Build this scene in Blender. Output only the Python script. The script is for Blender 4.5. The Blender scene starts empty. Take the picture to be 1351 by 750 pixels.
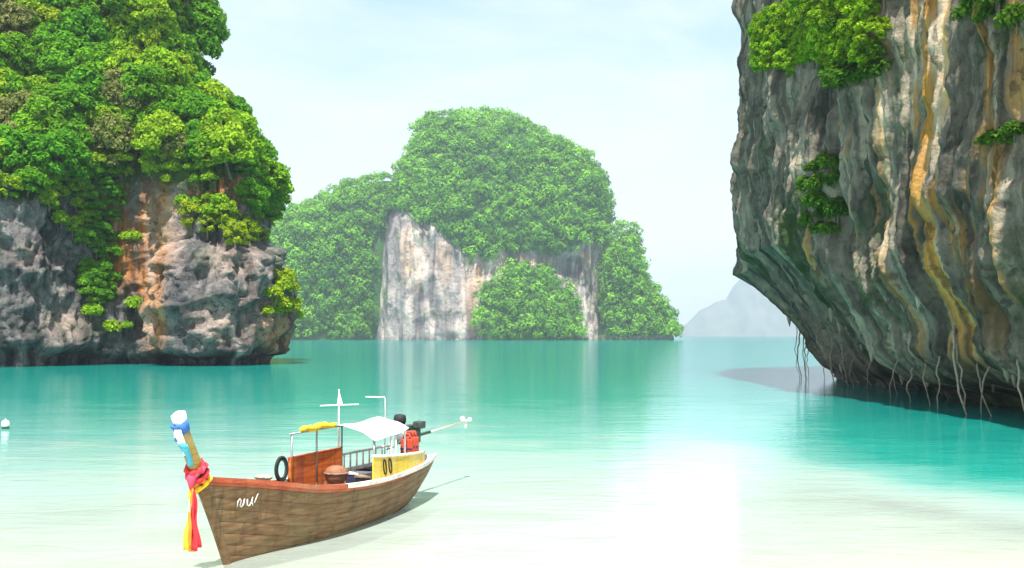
import bpy, math, random
import numpy as np
from mathutils import Vector, Matrix

random.seed(7)
rng = np.random.default_rng(11)
S = bpy.context.scene
COL = S.collection

# ---------------------------------------------------------------- camera
CAM_H, FPX = 4.0, 1351 * 35 / 36
PITCH = math.atan((443 - 375) / FPX)
cam_d = bpy.data.cameras.new('camera')
cam_d.lens, cam_d.sensor_width, cam_d.clip_start, cam_d.clip_end = 35, 36, 0.1, 30000
cam = bpy.data.objects.new('camera', cam_d)
COL.objects.link(cam)
cam.location = (0, 0, CAM_H)
cam.rotation_euler = (math.pi / 2 + PITCH, 0, 0)
S.camera = cam

# ---------------------------------------------------------------- sky and sun
SUN_EL = math.radians(65)
SUN = Vector((-0.05, -1.0, 0.0)).normalized() * math.cos(SUN_EL) + Vector((0, 0, math.sin(SUN_EL)))
W = bpy.data.worlds.new('World')
S.world = W
W.use_nodes = True
wt = W.node_tree
wt.nodes.clear()
wo = wt.nodes.new('ShaderNodeOutputWorld')
bg = wt.nodes.new('ShaderNodeBackground')
sk = wt.nodes.new('ShaderNodeTexSky')
sk.sky_type = 'NISHITA'
sk.sun_disc = False
sk.sun_elevation = SUN_EL
sk.sun_rotation = math.atan2(SUN.x, SUN.y)
sk.air_density, sk.dust_density, sk.ozone_density = 1.0, 2.5, 1.6
SKY_STRENGTH = 0.13
bg.inputs['Strength'].default_value = SKY_STRENGTH
# thin high cloud over the whole sky
tc = wt.nodes.new('ShaderNodeTexCoord')
sep = wt.nodes.new('ShaderNodeSeparateXYZ')
wt.links.new(tc.outputs['Generated'], sep.inputs[0])
mp = wt.nodes.new('ShaderNodeMapping')
mp.inputs['Scale'].default_value = (1.6, 1.6, 4.2)
wt.links.new(tc.outputs['Generated'], mp.inputs[0])
cn = wt.nodes.new('ShaderNodeTexNoise')
cn.inputs['Scale'].default_value = 1.7
cn.inputs['Detail'].default_value = 7
cn.inputs['Roughness'].default_value = 0.55
cn.inputs['Distortion'].default_value = 0.4
wt.links.new(mp.outputs[0], cn.inputs[0])
cr = wt.nodes.new('ShaderNodeMapRange')
cr.inputs['From Min'].default_value = 0.40
cr.inputs['From Max'].default_value = 0.66
cr.inputs['To Min'].default_value = 0.05
cr.inputs['To Max'].default_value = 0.95
wt.links.new(cn.outputs[0], cr.inputs[0])
cm = wt.nodes.new('ShaderNodeMix')
cm.data_type = 'RGBA'
wt.links.new(cr.outputs[0], cm.inputs[0])
cm.inputs[7].default_value = (3.7, 3.9, 4.0, 1)
veil = wt.nodes.new('ShaderNodeMix')
veil.data_type = 'RGBA'
veil.inputs[0].default_value = 0.72
wt.links.new(sk.outputs[0], veil.inputs[6])
veil.inputs[7].default_value = (2.15, 3.15, 3.6, 1)
low = wt.nodes.new('ShaderNodeMapRange')
low.interpolation_type = 'SMOOTHSTEP'
low.inputs['From Min'].default_value = 0.0; low.inputs['From Max'].default_value = 0.34
low.inputs['To Min'].default_value = 0.95; low.inputs['To Max'].default_value = 0.0
wt.links.new(sep.outputs['Z'], low.inputs[0])
hor = wt.nodes.new('ShaderNodeMix')
hor.data_type = 'RGBA'
wt.links.new(low.outputs[0], hor.inputs[0])
wt.links.new(veil.outputs[2], hor.inputs[6])
hor.inputs[7].default_value = (4.7, 4.9, 5.0, 1)
wt.links.new(hor.outputs[2], cm.inputs[6])
wt.links.new(cm.outputs[2], bg.inputs[0])
wt.links.new(bg.outputs[0], wo.inputs[0])

sun_d = bpy.data.lights.new('sun', 'SUN')
sun_d.energy, sun_d.angle, sun_d.color = 5.0, math.radians(0.8), (1.0, 0.95, 0.87)
sun = bpy.data.objects.new('sun', sun_d)
COL.objects.link(sun)
sun.rotation_euler = SUN.to_track_quat('Z', 'Y').to_euler()
sun.location = SUN * 400

vs = S.view_settings
vs.view_transform, vs.look, vs.exposure, vs.gamma = 'Standard', 'None', 1.15, 1.0
vs.use_curve_mapping = False
S.render.engine = 'CYCLES'
S.cycles.use_denoising = True
S.cycles.max_bounces = 6
S.cycles.diffuse_bounces = 3
S.cycles.glossy_bounces = 3
S.cycles.transparent_max_bounces = 12
S.cycles.volume_bounces = 0
S.cycles.sample_clamp_indirect = 6

# ---------------------------------------------------------------- helpers
def project(p):
    """picture column / row of world points (n,3), used only to choose which stretch of a surface carries plants"""
    p = np.asarray(p, float)
    c, s = math.cos(PITCH), math.sin(PITCH)
    z = p[..., 2] - CAM_H
    dep = p[..., 1] * c + z * s
    up = -p[..., 1] * s + z * c
    return 675.5 + FPX * p[..., 0] / dep, 375 - FPX * up / dep

def h3(ix, iy, iz, seed):
    n = (ix.astype(np.int64) * 374761393 + iy.astype(np.int64) * 668265263 + iz.astype(np.int64) * 2147483647 + seed * 974711) & 0xFFFFFFFF
    n = ((n ^ (n >> 13)) * 1274126177) & 0xFFFFFFFF
    n = ((n ^ (n >> 16)) * 2246822519) & 0xFFFFFFFF
    return ((n ^ (n >> 15)) & 0xFFFF) / 65535.0

def noise(x, y, z=0.0, seed=0):
    x, y, z = np.broadcast_arrays(np.asarray(x, float), np.asarray(y, float), np.asarray(z, float))
    ix, iy, iz = np.floor(x), np.floor(y), np.floor(z)
    fx, fy, fz = x - ix, y - iy, z - iz
    fx, fy, fz = [f * f * f * (f * (f * 6 - 15) + 10) for f in (fx, fy, fz)]
    r = 0
    for a in (0, 1):
        for b in (0, 1):
            for c in (0, 1):
                w = (fx if a else 1 - fx) * (fy if b else 1 - fy) * (fz if c else 1 - fz)
                r = r + w * h3(ix + a, iy + b, iz + c, seed)
    return r * 2 - 1

def fbm(x, y, z=0.0, seed=0, octv=4, gain=0.5):
    r, a = 0, 1.0
    x, y, z = np.asarray(x, float), np.asarray(y, float), np.asarray(z, float)
    for o in range(octv):
        r = r + a * noise(x, y, z, seed + o * 17)
        x, y, z, a = x * 2.03, y * 2.03, z * 2.03, a * gain
    return r

def ridged(x, y, z=0.0, seed=0, octv=4):
    r, a = 0, 1.0
    for o in range(octv):
        r = r + a * (1 - 2 * np.abs(noise(x, y, z, seed + o * 31)))
        x, y, z, a = np.asarray(x) * 2.1, np.asarray(y) * 2.1, np.asarray(z) * 2.1, a * 0.5
    return r

def sstep(a, b, x):
    t = np.clip((np.asarray(x, float) - a) / (b - a), 0, 1)
    return t * t * (3 - 2 * t)

def add_mesh(name, verts, faces, mats, parent=None, smooth=True, link=True):
    me = bpy.data.meshes.new(name)
    verts = np.asarray(verts, np.float32)
    if isinstance(faces, np.ndarray):
        k = faces.shape[1]
        me.vertices.add(len(verts)); me.vertices.foreach_set('co', verts.ravel())
        me.loops.add(faces.size); me.loops.foreach_set('vertex_index', faces.astype(np.int32).ravel())
        me.polygons.add(len(faces))
        me.polygons.foreach_set('loop_start', np.arange(0, faces.size, k, dtype=np.int32))
        me.update(calc_edges=True); me.validate()
    else:
        me.from_pydata([tuple(map(float, v)) for v in verts], [], faces)
    for m in (mats if isinstance(mats, (list, tuple)) else [mats]):
        me.materials.append(m)
    me.polygons.foreach_set('use_smooth', np.full(len(me.polygons), smooth))
    me.update()
    o = bpy.data.objects.new(name, me)
    if link:
        COL.objects.link(o)
    o.parent = parent
    return o

def grid_faces(nu, nv, wrap=False):
    u = np.arange(nu if wrap else nu - 1)
    v = np.arange(nv - 1)
    U, V = np.meshgrid(u, v, indexing='ij')
    U2 = (U + 1) % nu
    return np.stack([U * nv + V, U2 * nv + V, U2 * nv + V + 1, U * nv + V + 1], -1).reshape(-1, 4)

def set_attr(o, name, vals):
    a = o.data.attributes.new(name, 'FLOAT', 'POINT')
    a.data.foreach_set('value', np.asarray(vals, np.float32).ravel())

def set_vec(o, name, u, v):
    a = o.data.attributes.new(name, 'FLOAT_VECTOR', 'POINT')
    arr = np.stack([u.ravel(), v.ravel(), np.zeros(u.size)], -1).astype(np.float32)
    a.data.foreach_set('vector', arr.ravel())

def empty(name, loc=(0, 0, 0), rot=(0, 0, 0)):
    o = bpy.data.objects.new(name, None)
    o.empty_display_size = 0.2
    COL.objects.link(o)
    o.location, o.rotation_euler = loc, rot
    return o

def tag(o, label=None, cat=None, group=None, kind=None):
    for k, v in (('label', label), ('category', cat), ('group', group), ('kind', kind)):
        if v:
            o[k] = v
    return o

class MB:
    """collects boxes, tubes and sheets of one part"""
    def __init__(self): self.v, self.f = [], []
    def box(self, c, s, rot=None):
        n = len(self.v)
        R = rot if rot is not None else Matrix.Identity(3)
        for dx in (-.5, .5):
            for dy in (-.5, .5):
                for dz in (-.5, .5):
                    self.v.append(tuple(Vector(c) + R @ Vector((dx * s[0], dy * s[1], dz * s[2]))))
        self.f += [[n + i for i in q] for q in ((0, 1, 3, 2), (4, 6, 7, 5), (0, 4, 5, 1), (2, 3, 7, 6), (0, 2, 6, 4), (1, 5, 7, 3))]
        return self
    def tube(self, pts, r, seg=8, cap=True):
        pts = [Vector(p) for p in pts]
        rs = r if isinstance(r, (list, tuple)) else [r] * len(pts)
        n0 = len(self.v)
        ref = None
        for i, p in enumerate(pts):
            t = (pts[min(i + 1, len(pts) - 1)] - pts[max(i - 1, 0)]).normalized()
            if ref is None:
                ref = Vector((0, 0, 1)) if abs(t.z) < .9 else Vector((1, 0, 0))
            a = (ref - t * ref.dot(t)).normalized(); b = t.cross(a); ref = a
            for k in range(seg):
                th = 2 * math.pi * k / seg
                self.v.append(tuple(p + (a * math.cos(th) + b * math.sin(th)) * rs[i]))
        for i in range(len(pts) - 1):
            for k in range(seg):
                a0 = n0 + i * seg + k; a1 = n0 + i * seg + (k + 1) % seg
                self.f.append([a0, a1, a1 + seg, a0 + seg])
        if cap:
            self.f.append([n0 + k for k in range(seg)][::-1])
            self.f.append([n0 + (len(pts) - 1) * seg + k for k in range(seg)])
        return self
    def sheet(self, rows, thick=0.0):
        rows = [[Vector(p) for p in r] for r in rows]
        nu, nv = len(rows), len(rows[0])
        n0 = len(self.v)
        if thick:
            nor = []
            for i in range(nu):
                for j in range(nv):
                    a = rows[min(i + 1, nu - 1)][j] - rows[max(i - 1, 0)][j]
                    b = rows[i][min(j + 1, nv - 1)] - rows[i][max(j - 1, 0)]
                    c = a.cross(b)
                    nor.append(c.normalized() if c.length > 1e-9 else Vector((0, 0, 1)))
        for r in rows: self.v += [tuple(p) for p in r]
        q = lambda i, j: n0 + i * nv + j
        for i in range(nu - 1):
            for j in range(nv - 1):
                self.f.append([q(i, j), q(i + 1, j), q(i + 1, j + 1), q(i, j + 1)])
        if thick:
            m = nu * nv
            flat = [p for r in rows for p in r]
            self.v += [tuple(p - n * thick) for p, n in zip(flat, nor)]
            for i in range(nu - 1):
                for j in range(nv - 1):
                    self.f.append([m + q(i, j), m + q(i, j + 1), m + q(i + 1, j + 1), m + q(i + 1, j)])
            rim = [q(i, 0) for i in range(nu)] + [q(nu - 1, j) for j in range(1, nv)] + [q(i, nv - 1) for i in range(nu - 2, -1, -1)] + [q(0, j) for j in range(nv - 2, 0, -1)]
            for a, b in zip(rim, rim[1:] + rim[:1]):
                self.f.append([b, a, a + m, b + m])
        return self
    def lathe(self, prof, seg=20, c=(0, 0, 0), axis='z'):
        n0 = len(self.v)
        for r, h in prof:
            for k in range(seg):
                t = 2 * math.pi * k / seg
                a, b = r * math.cos(t), r * math.sin(t)
                p = (a, b, h) if axis == 'z' else ((h, a, b) if axis == 'x' else (a, h, b))
                self.v.append((c[0] + p[0], c[1] + p[1], c[2] + p[2]))
        for i in range(len(prof) - 1):
            for k in range(seg):
                a0 = n0 + i * seg + k; a1 = n0 + i * seg + (k + 1) % seg
                self.f.append([a0, a1, a1 + seg, a0 + seg])
        return self
    def build(self, name, mat, parent=None, smooth=False, bevel=0.0):
        o = add_mesh(name, self.v, self.f, mat, parent, smooth)
        if bevel:
            b = o.modifiers.new('bevel', 'BEVEL'); b.width = bevel; b.segments = 2; b.limit_method = 'ANGLE'
        return o

# ---------------------------------------------------------------- material helpers
class NT:
    def __init__(self, name):
        self.m = bpy.data.materials.new(name)
        self.m.use_nodes = True
        self.t = self.m.node_tree
        self.t.nodes.clear()
        self.out = self.t.nodes.new('ShaderNodeOutputMaterial')
    def n(self, typ, **kw):
        nd = self.t.nodes.new('ShaderNode' + typ)
        for k, v in kw.items():
            setattr(nd, k, v)
        return nd
    def link(self, a, b): self.t.links.new(a, b)
    def put(self, sock, v):
        if hasattr(v, 'is_linked') or isinstance(v, bpy.types.NodeSocket): self.link(v, sock)
        else: sock.default_value = v
    def attr(self, name, out='Fac'):
        a = self.n('Attribute'); a.attribute_name = name
        return a.outputs[out]
    def math(self, op, a, b=0.5, clamp=False):
        nd = self.n('Math', operation=op, use_clamp=clamp)
        self.put(nd.inputs[0], a); self.put(nd.inputs[1], b)
        return nd.outputs[0]
    def mix(self, f, a, b, blend='MIX'):
        nd = self.n('Mix', data_type='RGBA', blend_type=blend)
        self.put(nd.inputs[0], f)
        self.put(nd.inputs[6], (*a, 1) if isinstance(a, tuple) and len(a) == 3 else a)
        self.put(nd.inputs[7], (*b, 1) if isinstance(b, tuple) and len(b) == 3 else b)
        return nd.outputs[2]
    def noise(self, vec, scale, detail=5, rough=0.55, dist=0.0, stretch=None):
        if stretch:
            mpn = self.n('Mapping'); mpn.inputs['Scale'].default_value = stretch
            self.link(vec, mpn.inputs[0]); vec = mpn.outputs[0]
        nd = self.n('TexNoise')
        nd.inputs['Scale'].default_value = scale; nd.inputs['Detail'].default_value = detail
        nd.inputs['Roughness'].default_value = rough; nd.inputs['Distortion'].default_value = dist
        self.link(vec, nd.inputs[0])
        return nd.outputs[0]
    def rng(self, v, a, b, c=0.0, d=1.0):
        nd = self.n('MapRange')
        self.link(v, nd.inputs[0])
        for i, x in zip((1, 2, 3, 4), (a, b, c, d)): nd.inputs[i].default_value = x
        return nd.outputs[0]
    def ramp(self, v, stops):
        nd = self.n('ValToRGB')
        el = nd.color_ramp.elements
        while len(el) < len(stops): el.new(0.5)
        for e, (p, c) in zip(el, stops):
            e.position, e.color = p, (*c, 1)
        self.link(v, nd.inputs[0])
        return nd.outputs[0]
    def bump(self, h, strength, dist):
        nd = self.n('Bump'); nd.inputs['Strength'].default_value = strength; nd.inputs['Distance'].default_value = dist
        self.link(h, nd.inputs['Height'])
        return nd.outputs[0]
    def bsdf(self, col, rough=0.8, normal=None, spec=0.3, metal=0.0):
        nd = self.n('BsdfPrincipled')
        self.put(nd.inputs['Base Color'], (*col, 1) if isinstance(col, tuple) and len(col) == 3 else col)
        self.put(nd.inputs['Roughness'], rough)
        nd.inputs['Specular IOR Level'].default_value = spec
        nd.inputs['Metallic'].default_value = metal
        if normal: self.link(normal, nd.inputs['Normal'])
        return nd.outputs[0]
    def done(self, sh):
        self.link(sh, self.out.inputs[0]); return self.m
    def pos(self):
        return self.n('NewGeometry').outputs['Position']
    def obj(self):
        return self.n('TexCoord').outputs['Object']

def simple(name, col, rough=0.6, var=0.25, scale=6.0, spec=0.3, metal=0.0, stretch=None, bump=0.0):
    k = NT(name)
    v = k.obj()
    n = k.noise(v, scale, 5, 0.6, 0.2, stretch)
    c = k.mix(k.rng(n, 0.3, 0.7), tuple(x * (1 - var) for x in col), tuple(min(1, x * (1 + var)) for x in col))
    nor = k.bump(n, bump, 0.02) if bump else None
    return k.done(k.bsdf(c, rough, nor, spec, metal))

# ---- leaves
def leaf_mat(name, dark, light, olive):
    k = NT(name)
    t = k.attr('tint')
    r = k.n('ObjectInfo').outputs['Random']
    c = k.mix(t, dark, light)
    c = k.mix(k.math('MULTIPLY', r, 0.55), c, k.mix(t, tuple(x * .6 for x in olive), olive))
    d = k.n('BsdfDiffuse'); k.link(c, d.inputs[0])
    tr = k.n('BsdfTranslucent'); k.link(k.mix(0.35, c, (0.16, 0.34, 0.02)), tr.inputs[0])
    mx = k.n('MixShader'); mx.inputs[0].default_value = 0.36
    k.link(d.outputs[0], mx.inputs[1]); k.link(tr.outputs[0], mx.inputs[2])
    return k.done(mx.outputs[0])

M_LEAF = {
    'bright': leaf_mat('leaf_bright', (0.085, 0.24, 0.010), (0.30, 0.54, 0.022), (0.40, 0.50, 0.03)),
    'deep': leaf_mat('leaf_deep', (0.040, 0.165, 0.012), (0.14, 0.39, 0.022), (0.22, 0.40, 0.02)),
    'olive': leaf_mat('leaf_olive', (0.11, 0.15, 0.035), (0.32, 0.33, 0.10), (0.36, 0.29, 0.13)),
    'yellow': leaf_mat('leaf_yellow', (0.11, 0.24, 0.01), (0.36, 0.50, 0.02), (0.42, 0.42, 0.03)),
    'dark_green': leaf_mat('leaf_dark_green', (0.022, 0.075, 0.010), (0.085, 0.20, 0.018), (0.10, 0.19, 0.02)),  # darker green leaf colour of the shrubs on the overhanging cliff
    'island': leaf_mat('leaf_island', (0.028, 0.14, 0.020), (0.27, 0.54, 0.04), (0.22, 0.50, 0.03)),
}
M_BARK = simple('bark', (0.16, 0.12, 0.085), 0.9, 0.35, 3.0, 0.1, stretch=(4, 4, 1), bump=0.5)
M_VINE = simple('vine_bark', (0.26, 0.22, 0.17), 0.9, 0.35, 5.0, 0.1)

# ---- rock
def rock_mat(name, greys, ochres, bump_d, stretch, moss=(0.05, 0.08, 0.02), fine=2.0, pos_scale=0.5, big=0.2):
    k = NT(name)
    fl = k.attr('flow', 'Vector')
    p = k.pos()
    streak = k.noise(fl, 1.0, 8, 0.62, 0.35, stretch)
    crag = k.noise(p, pos_scale, 9, 0.68, 0.2)
    patch = k.noise(p, big, 3, 0.5)
    g = k.math('ADD', k.math('MULTIPLY', streak, 0.55), k.math('MULTIPLY', crag, 0.45))
    g = k.math('ADD', g, k.math('MULTIPLY', k.math('SUBTRACT', patch, 0.5), 0.35))
    col = k.ramp(g, [(0.34, greys[0]), (0.45, greys[1]), (0.54, greys[2]), (0.64, greys[3])])
    och = k.ramp(streak, [(0.3, ochres[0]), (0.5, ochres[1]), (0.68, ochres[2])])
    fo = k.math('MULTIPLY', k.attr('ochre'), k.rng(k.noise(fl, 1.0, 6, 0.6, 0.3, tuple(s * 1.9 for s in stretch)), 0.28, 0.55), True)
    col = k.mix(fo, col, och)
    fp = k.math('MULTIPLY', k.attr('pale'), k.rng(crag, 0.3, 0.6), True)
    col = k.mix(fp, col, greys[4])
    fd = k.math('MULTIPLY', k.attr('stain_dark'), k.rng(streak, 0.62, 0.36), True)
    col = k.mix(fd, col, tuple(x * .55 for x in greys[0]))
    am = k.attr('moss')
    fm = k.rng(k.math('ADD', am, k.math('MULTIPLY', k.noise(p, pos_scale * 2.4, 6, 0.65), 1.3)), 0.95, 1.35)
    col = k.mix(fm, col, moss)
    pit = k.noise(p, pos_scale * 1.9, 4, 0.6, 0.6)
    col = k.mix(k.rng(pit, 0.43, 0.36, 0, 0.6), col, greys[0])
    h = k.math('ADD', k.math('MULTIPLY', crag, 1.0), k.math('MULTIPLY', streak, 0.8))
    h = k.math('ADD', h, k.math('MULTIPLY', k.noise(p, pos_scale * 6, 6, 0.7), 0.45))
    return k.done(k.bsdf(col, 0.88, k.bump(h, 0.9, bump_d), 0.2))

M_HEAD = rock_mat('limestone_headland',
    [(0.03, 0.03, 0.034), (0.105, 0.102, 0.105), (0.21, 0.195, 0.188), (0.36, 0.32, 0.295), (0.48, 0.36, 0.30)],
    [(0.22, 0.07, 0.015), (0.50, 0.19, 0.03), (0.60, 0.38, 0.20)], 1.0, (0.75, 0.085, 1), moss=(0.055, 0.115, 0.018), pos_scale=0.75, big=0.09)
M_CLIFF = rock_mat('limestone_overhang',
    [(0.032, 0.029, 0.023), (0.115, 0.104, 0.083), (0.215, 0.19, 0.148), (0.38, 0.33, 0.25), (0.56, 0.46, 0.34)],
    [(0.20, 0.10, 0.015), (0.46, 0.22, 0.03), (0.60, 0.42, 0.16)], 0.42, (2.0, 0.05, 1), moss=(0.035, 0.06, 0.016), pos_scale=0.5, big=0.16)
M_ISLE = rock_mat('limestone_island',
    [(0.10, 0.09, 0.095), (0.21, 0.185, 0.18), (0.33, 0.285, 0.27), (0.44, 0.38, 0.36), (0.64, 0.54, 0.48)],
    [(0.30, 0.13, 0.06), (0.46, 0.25, 0.13), (0.62, 0.45, 0.33)], 4.0, (0.15, 0.012, 1), moss=(0.04, 0.12, 0.02), pos_scale=0.07, big=0.02)

# ---------------------------------------------------------------- sea bed and water
def depth(x, y, refl_depth=1.0):
    x, y = np.asarray(x, float), np.asarray(y, float)
    yy = y + 1.6 * noise(x / 14, y / 14, 0, 3) + 0.05 * np.clip(-x, -40, 60)
    d = np.interp(yy, [-60, 0, 8, 13, 17, 25, 33, 46, 70, 110, 180, 500, 7000], [-9, -2.4, -.55, .03, .14, .46, .90, 1.7, 3.3, 5.2, 6.5, 9, 12])
    lim = np.interp(y, [15, 23, 28, 34, 48, 62, 90], [14.5, 11.6, 10.2, 9.0, 12.0, 16.0, 17.0])
    ch = sstep(-1.5, 7.5, x - lim + 0.9 * noise(x / 3, y / 5, 0, 5)) * sstep(15, 33, y) * (1 - sstep(120, 200, y))  # added depth puts the cliff's dark reflection into the water colour
    d = d + 3.4 * refl_depth * ch * (1 - sstep(3, 7, d))
    d = d + np.where(d > 0.05, 0.05 * fbm(x / 2.2, y / 2.2, 0, 9, 3), 0)
    return d

def axis_pts(near, step, far, growth=1.12):
    a = list(np.arange(0, near, step))
    s = step
    while a[-1] < far:
        s *= growth; a.append(a[-1] + s)
    a[-1] = far
    return np.array(a)

FAR = 6600.0
ax = axis_pts(45, 0.9, FAR)
xs = np.concatenate([-ax[::-1][:-1], ax])
ys = np.concatenate([-axis_pts(40, 4, 60, 1.0)[::-1][:-1] * 1.0, axis_pts(110, 0.7, FAR)])
X, Y = np.meshgrid(xs, ys, indexing='ij')
D = depth(X, Y)
DB = depth(X, Y, 0.25)  # the bed itself takes only part of that added depth

k = NT('sea_bed_sand')
p = k.pos()
n1 = k.noise(p, 0.35, 4, 0.6)
n2 = k.noise(p, 1.1, 5, 0.65, 0.6, (1, 2.2, 1))
c = k.mix(k.rng(n1, 0.35, 0.65), (0.52, 0.49, 0.415), (0.58, 0.56, 0.495))
c = k.mix(k.math('MULTIPLY', k.rng(n2, 0.55, 0.75), k.rng(n1, 0.5, 0.66)), c, (0.22, 0.23, 0.17))
rip = k.noise(p, 1.3, 4, 0.55, 0.8, (1, 3.2, 1))
M_SAND = k.done(k.bsdf(c, 0.95, k.bump(rip, 0.5, 0.08), 0.1))
bed = add_mesh('sea_bed', np.stack([X, Y, -DB], -1).reshape(-1, 3), grid_faces(*X.shape), M_SAND)
tag(bed, 'pale rippled sand under the shallow clear water', None, None, 'structure')

k = NT('sea_water')
p = k.pos()
dep = k.attr('depth')
rp = k.noise(p, 0.22, 4, 0.55, 0.3, (1, 2.0, 1))
dep2 = k.math('MULTIPLY', dep, k.rng(rp, 0.3, 0.7, 0.8, 1.2))
body = k.ramp(k.math('DIVIDE', dep2, 8.0), [(0.0, (0.52, 0.56, 0.50)), (0.07, (0.41, 0.54, 0.485)), (0.17, (0.14, 0.40, 0.35)), (0.36, (0.012, 0.30, 0.245)), (0.80, (0.004, 0.215, 0.19))])
tint = k.mix(k.rng(dep, 0, 1.5), (0.97, 1.0, 0.99), (0.50, 0.93, 0.86))
dif = k.n('BsdfDiffuse'); k.link(body, dif.inputs[0])
tra = k.n('BsdfTransparent'); k.link(tint, tra.inputs[0])
fac = k.math('SUBTRACT', 1.0, k.math('POWER', 0.05, k.math('MULTIPLY', dep2, 1.0)))
m1 = k.n('MixShader'); k.link(fac, m1.inputs[0]); k.link(tra.outputs[0], m1.inputs[1]); k.link(dif.outputs[0], m1.inputs[2])
w1 = k.noise(p, 0.55, 4, 0.55, 0.5, (1, 2.6, 1))
w2 = k.noise(p, 2.3, 3, 0.5, 0.6, (1, 2.2, 1))
w3 = k.noise(p, 0.09, 3, 0.5, 0.2, (1, 2.0, 1))
hh = k.math('ADD', k.math('ADD', k.math('MULTIPLY', w1, 0.045), k.math('MULTIPLY', w2, 0.009)), k.math('MULTIPLY', w3, 0.09))
nor = k.bump(hh, 0.55, 1.0)
fr = k.n('Fresnel'); fr.inputs[0].default_value = 1.333; k.link(nor, fr.inputs['Normal'])
gl = k.n('BsdfGlossy'); gl.inputs['Roughness'].default_value = 0.07; k.link(nor, gl.inputs['Normal'])
frc = k.math('MINIMUM', k.math('MULTIPLY', fr.outputs[0], 1.0), 0.70)
m2 = k.n('MixShader'); k.link(frc, m2.inputs[0]); k.link(m1.outputs[0], m2.inputs[1]); k.link(gl.outputs[0], m2.inputs[2])
M_WATER = k.done(m2.outputs[0])
water = add_mesh('sea_water', np.stack([X, Y, np.zeros_like(X)], -1).reshape(-1, 3), grid_faces(*X.shape), M_WATER)
set_attr(water, 'depth', np.maximum(D, 0))  # real depth plus the dark reflection painted in below the cliff
tag(water, 'clear turquoise sea, pale over sand and teal further out', None, None, 'structure')

# ---------------------------------------------------------------- plants
def rand_dirs(n):
    v = rng.normal(size=(n, 3)); return v / np.linalg.norm(v, axis=1, keepdims=True)

def leaf_quads(cen, nor, size):
    n = len(cen)
    t = rand_dirs(n)
    t = t - nor * np.sum(t * nor, 1, keepdims=True)
    t /= np.linalg.norm(t, axis=1, keepdims=True) + 1e-9
    b = np.cross(nor, t)
    L = size[:, None] * 0.62; Wd = size[:, None] * 0.36
    fold = nor * size[:, None] * 0.12
    v = np.stack([cen - t * L, cen - b * Wd + fold, cen + t * L, cen + b * Wd + fold], 1)
    return v.reshape(-1, 3), np.arange(4 * n).reshape(-1, 4)

def crown_points(lobes, per, lsize, spread=0.6):
    """lobes: list of (center, radius). Leaf clumps scattered in the shell of every lobe"""
    C, N, Z, T = [], [], [], []
    for c, r in lobes:
        d = rand_dirs(int(per * (r ** 1.6)))
        d = d[(d[:, 2] > -0.55)]
        rad = r * (0.55 + 0.5 * rng.random(len(d)) ** 0.6)
        pos = np.asarray(c) + d * rad[:, None] * np.array([1, 1, 0.78])
        nn = d + np.array([0, 0, 0.45]) + rng.normal(size=d.shape) * spread
        nn /= np.linalg.norm(nn, axis=1, keepdims=True)
        C.append(pos); N.append(nn)
        Z.append(lsize * (0.65 + 0.7 * rng.random(len(d))))
        T.append(np.clip(rng.normal(0.5, 0.16) + rng.normal(0, 0.16, len(d)), 0, 1))
    return np.concatenate(C), np.concatenate(N), np.concatenate(Z), np.concatenate(T)

def make_plant(kind, mat, lobes, per, lsize, trunk=None):
    """builds one plant: Empty > crown, trunk. Returns (root, crown, trunk)"""
    C, N, Z, T = crown_points(lobes, per, lsize)
    v, f = leaf_quads(C, N, Z)
    root = empty(kind)
    cr_ = add_mesh('crown', v, f, mat, root, smooth=False)
    set_attr(cr_, 'tint', np.repeat(T, 4))
    mb = MB()
    for pts, r in trunk: mb.tube(pts, r, 7)
    tr_ = mb.build('trunk', M_BARK, root, smooth=True)
    return root

def tree_lobes(R, H, n, flat=0.7):
    out = []
    for i in range(n):
        a = 2.399 * i + random.uniform(-.4, .4)
        q = math.sqrt((i + .5) / n)
        rr = q * R * 0.78
        out.append(((rr * math.cos(a), rr * math.sin(a), H + (1 - q * q) * R * flat + random.uniform(-.35, .35) * R * .5), R * random.uniform(.26, .44)))
    for i in range(n // 2):
        a = 2.399 * i + 1
        rr = R * random.uniform(.35, .85)
        out.append(((rr * math.cos(a), rr * math.sin(a), H * random.uniform(.25, .85)), R * random.uniform(.24, .36)))
    return out

def limbs(H, lobes, r0):
    base = [((0, 0, -1.2), (random.uniform(-.15, .15), random.uniform(-.15, .15), H * .5), (0, 0, H * .95)), (r0 * 1.25, r0, r0 * .6)]
    out = [(list(base[0]), list(base[1]))]
    for c, r in lobes[::2]:
        m = (c[0] * .45, c[1] * .45, H * .55 + (c[2] - H * .55) * .6)
        out.append(([(0, 0, H * .5), m, c], [r0 * .55, r0 * .36, r0 * .12]))
    return out

protos = {}
for key, mat, R, H, n, per, ls in (
        ('bright_a', 'bright', 2.6, 1.8, 13, 210, .40), ('bright_b', 'bright', 3.1, 2.1, 16, 190, .42),
        ('deep_a', 'deep', 2.7, 1.9, 14, 210, .40), ('deep_b', 'deep', 3.2, 2.2, 17, 180, .42),
        ('olive_a', 'olive', 2.3, 2.2, 12, 170, .34), ('yellow_a', 'yellow', 2.0, 1.4, 11, 230, .34)):
    lb = tree_lobes(R, H, n)
    rt = make_plant('proto', M_LEAF[mat], lb, per, ls, limbs(H, lb, 0.17))
    protos[key] = [rt, False]
lb = [((random.uniform(-.5, .5), random.uniform(-.5, .5), .25 + .35 * random.random()), random.uniform(.45, .7)) for i in range(6)]
for key, mat in (('shrub_bright', 'bright'), ('shrub_deep', 'dark_green'), ('shrub_yellow', 'yellow')):
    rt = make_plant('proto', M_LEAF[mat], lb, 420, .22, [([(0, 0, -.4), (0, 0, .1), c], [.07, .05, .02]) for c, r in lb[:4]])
    protos[key] = [rt, False]

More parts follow.
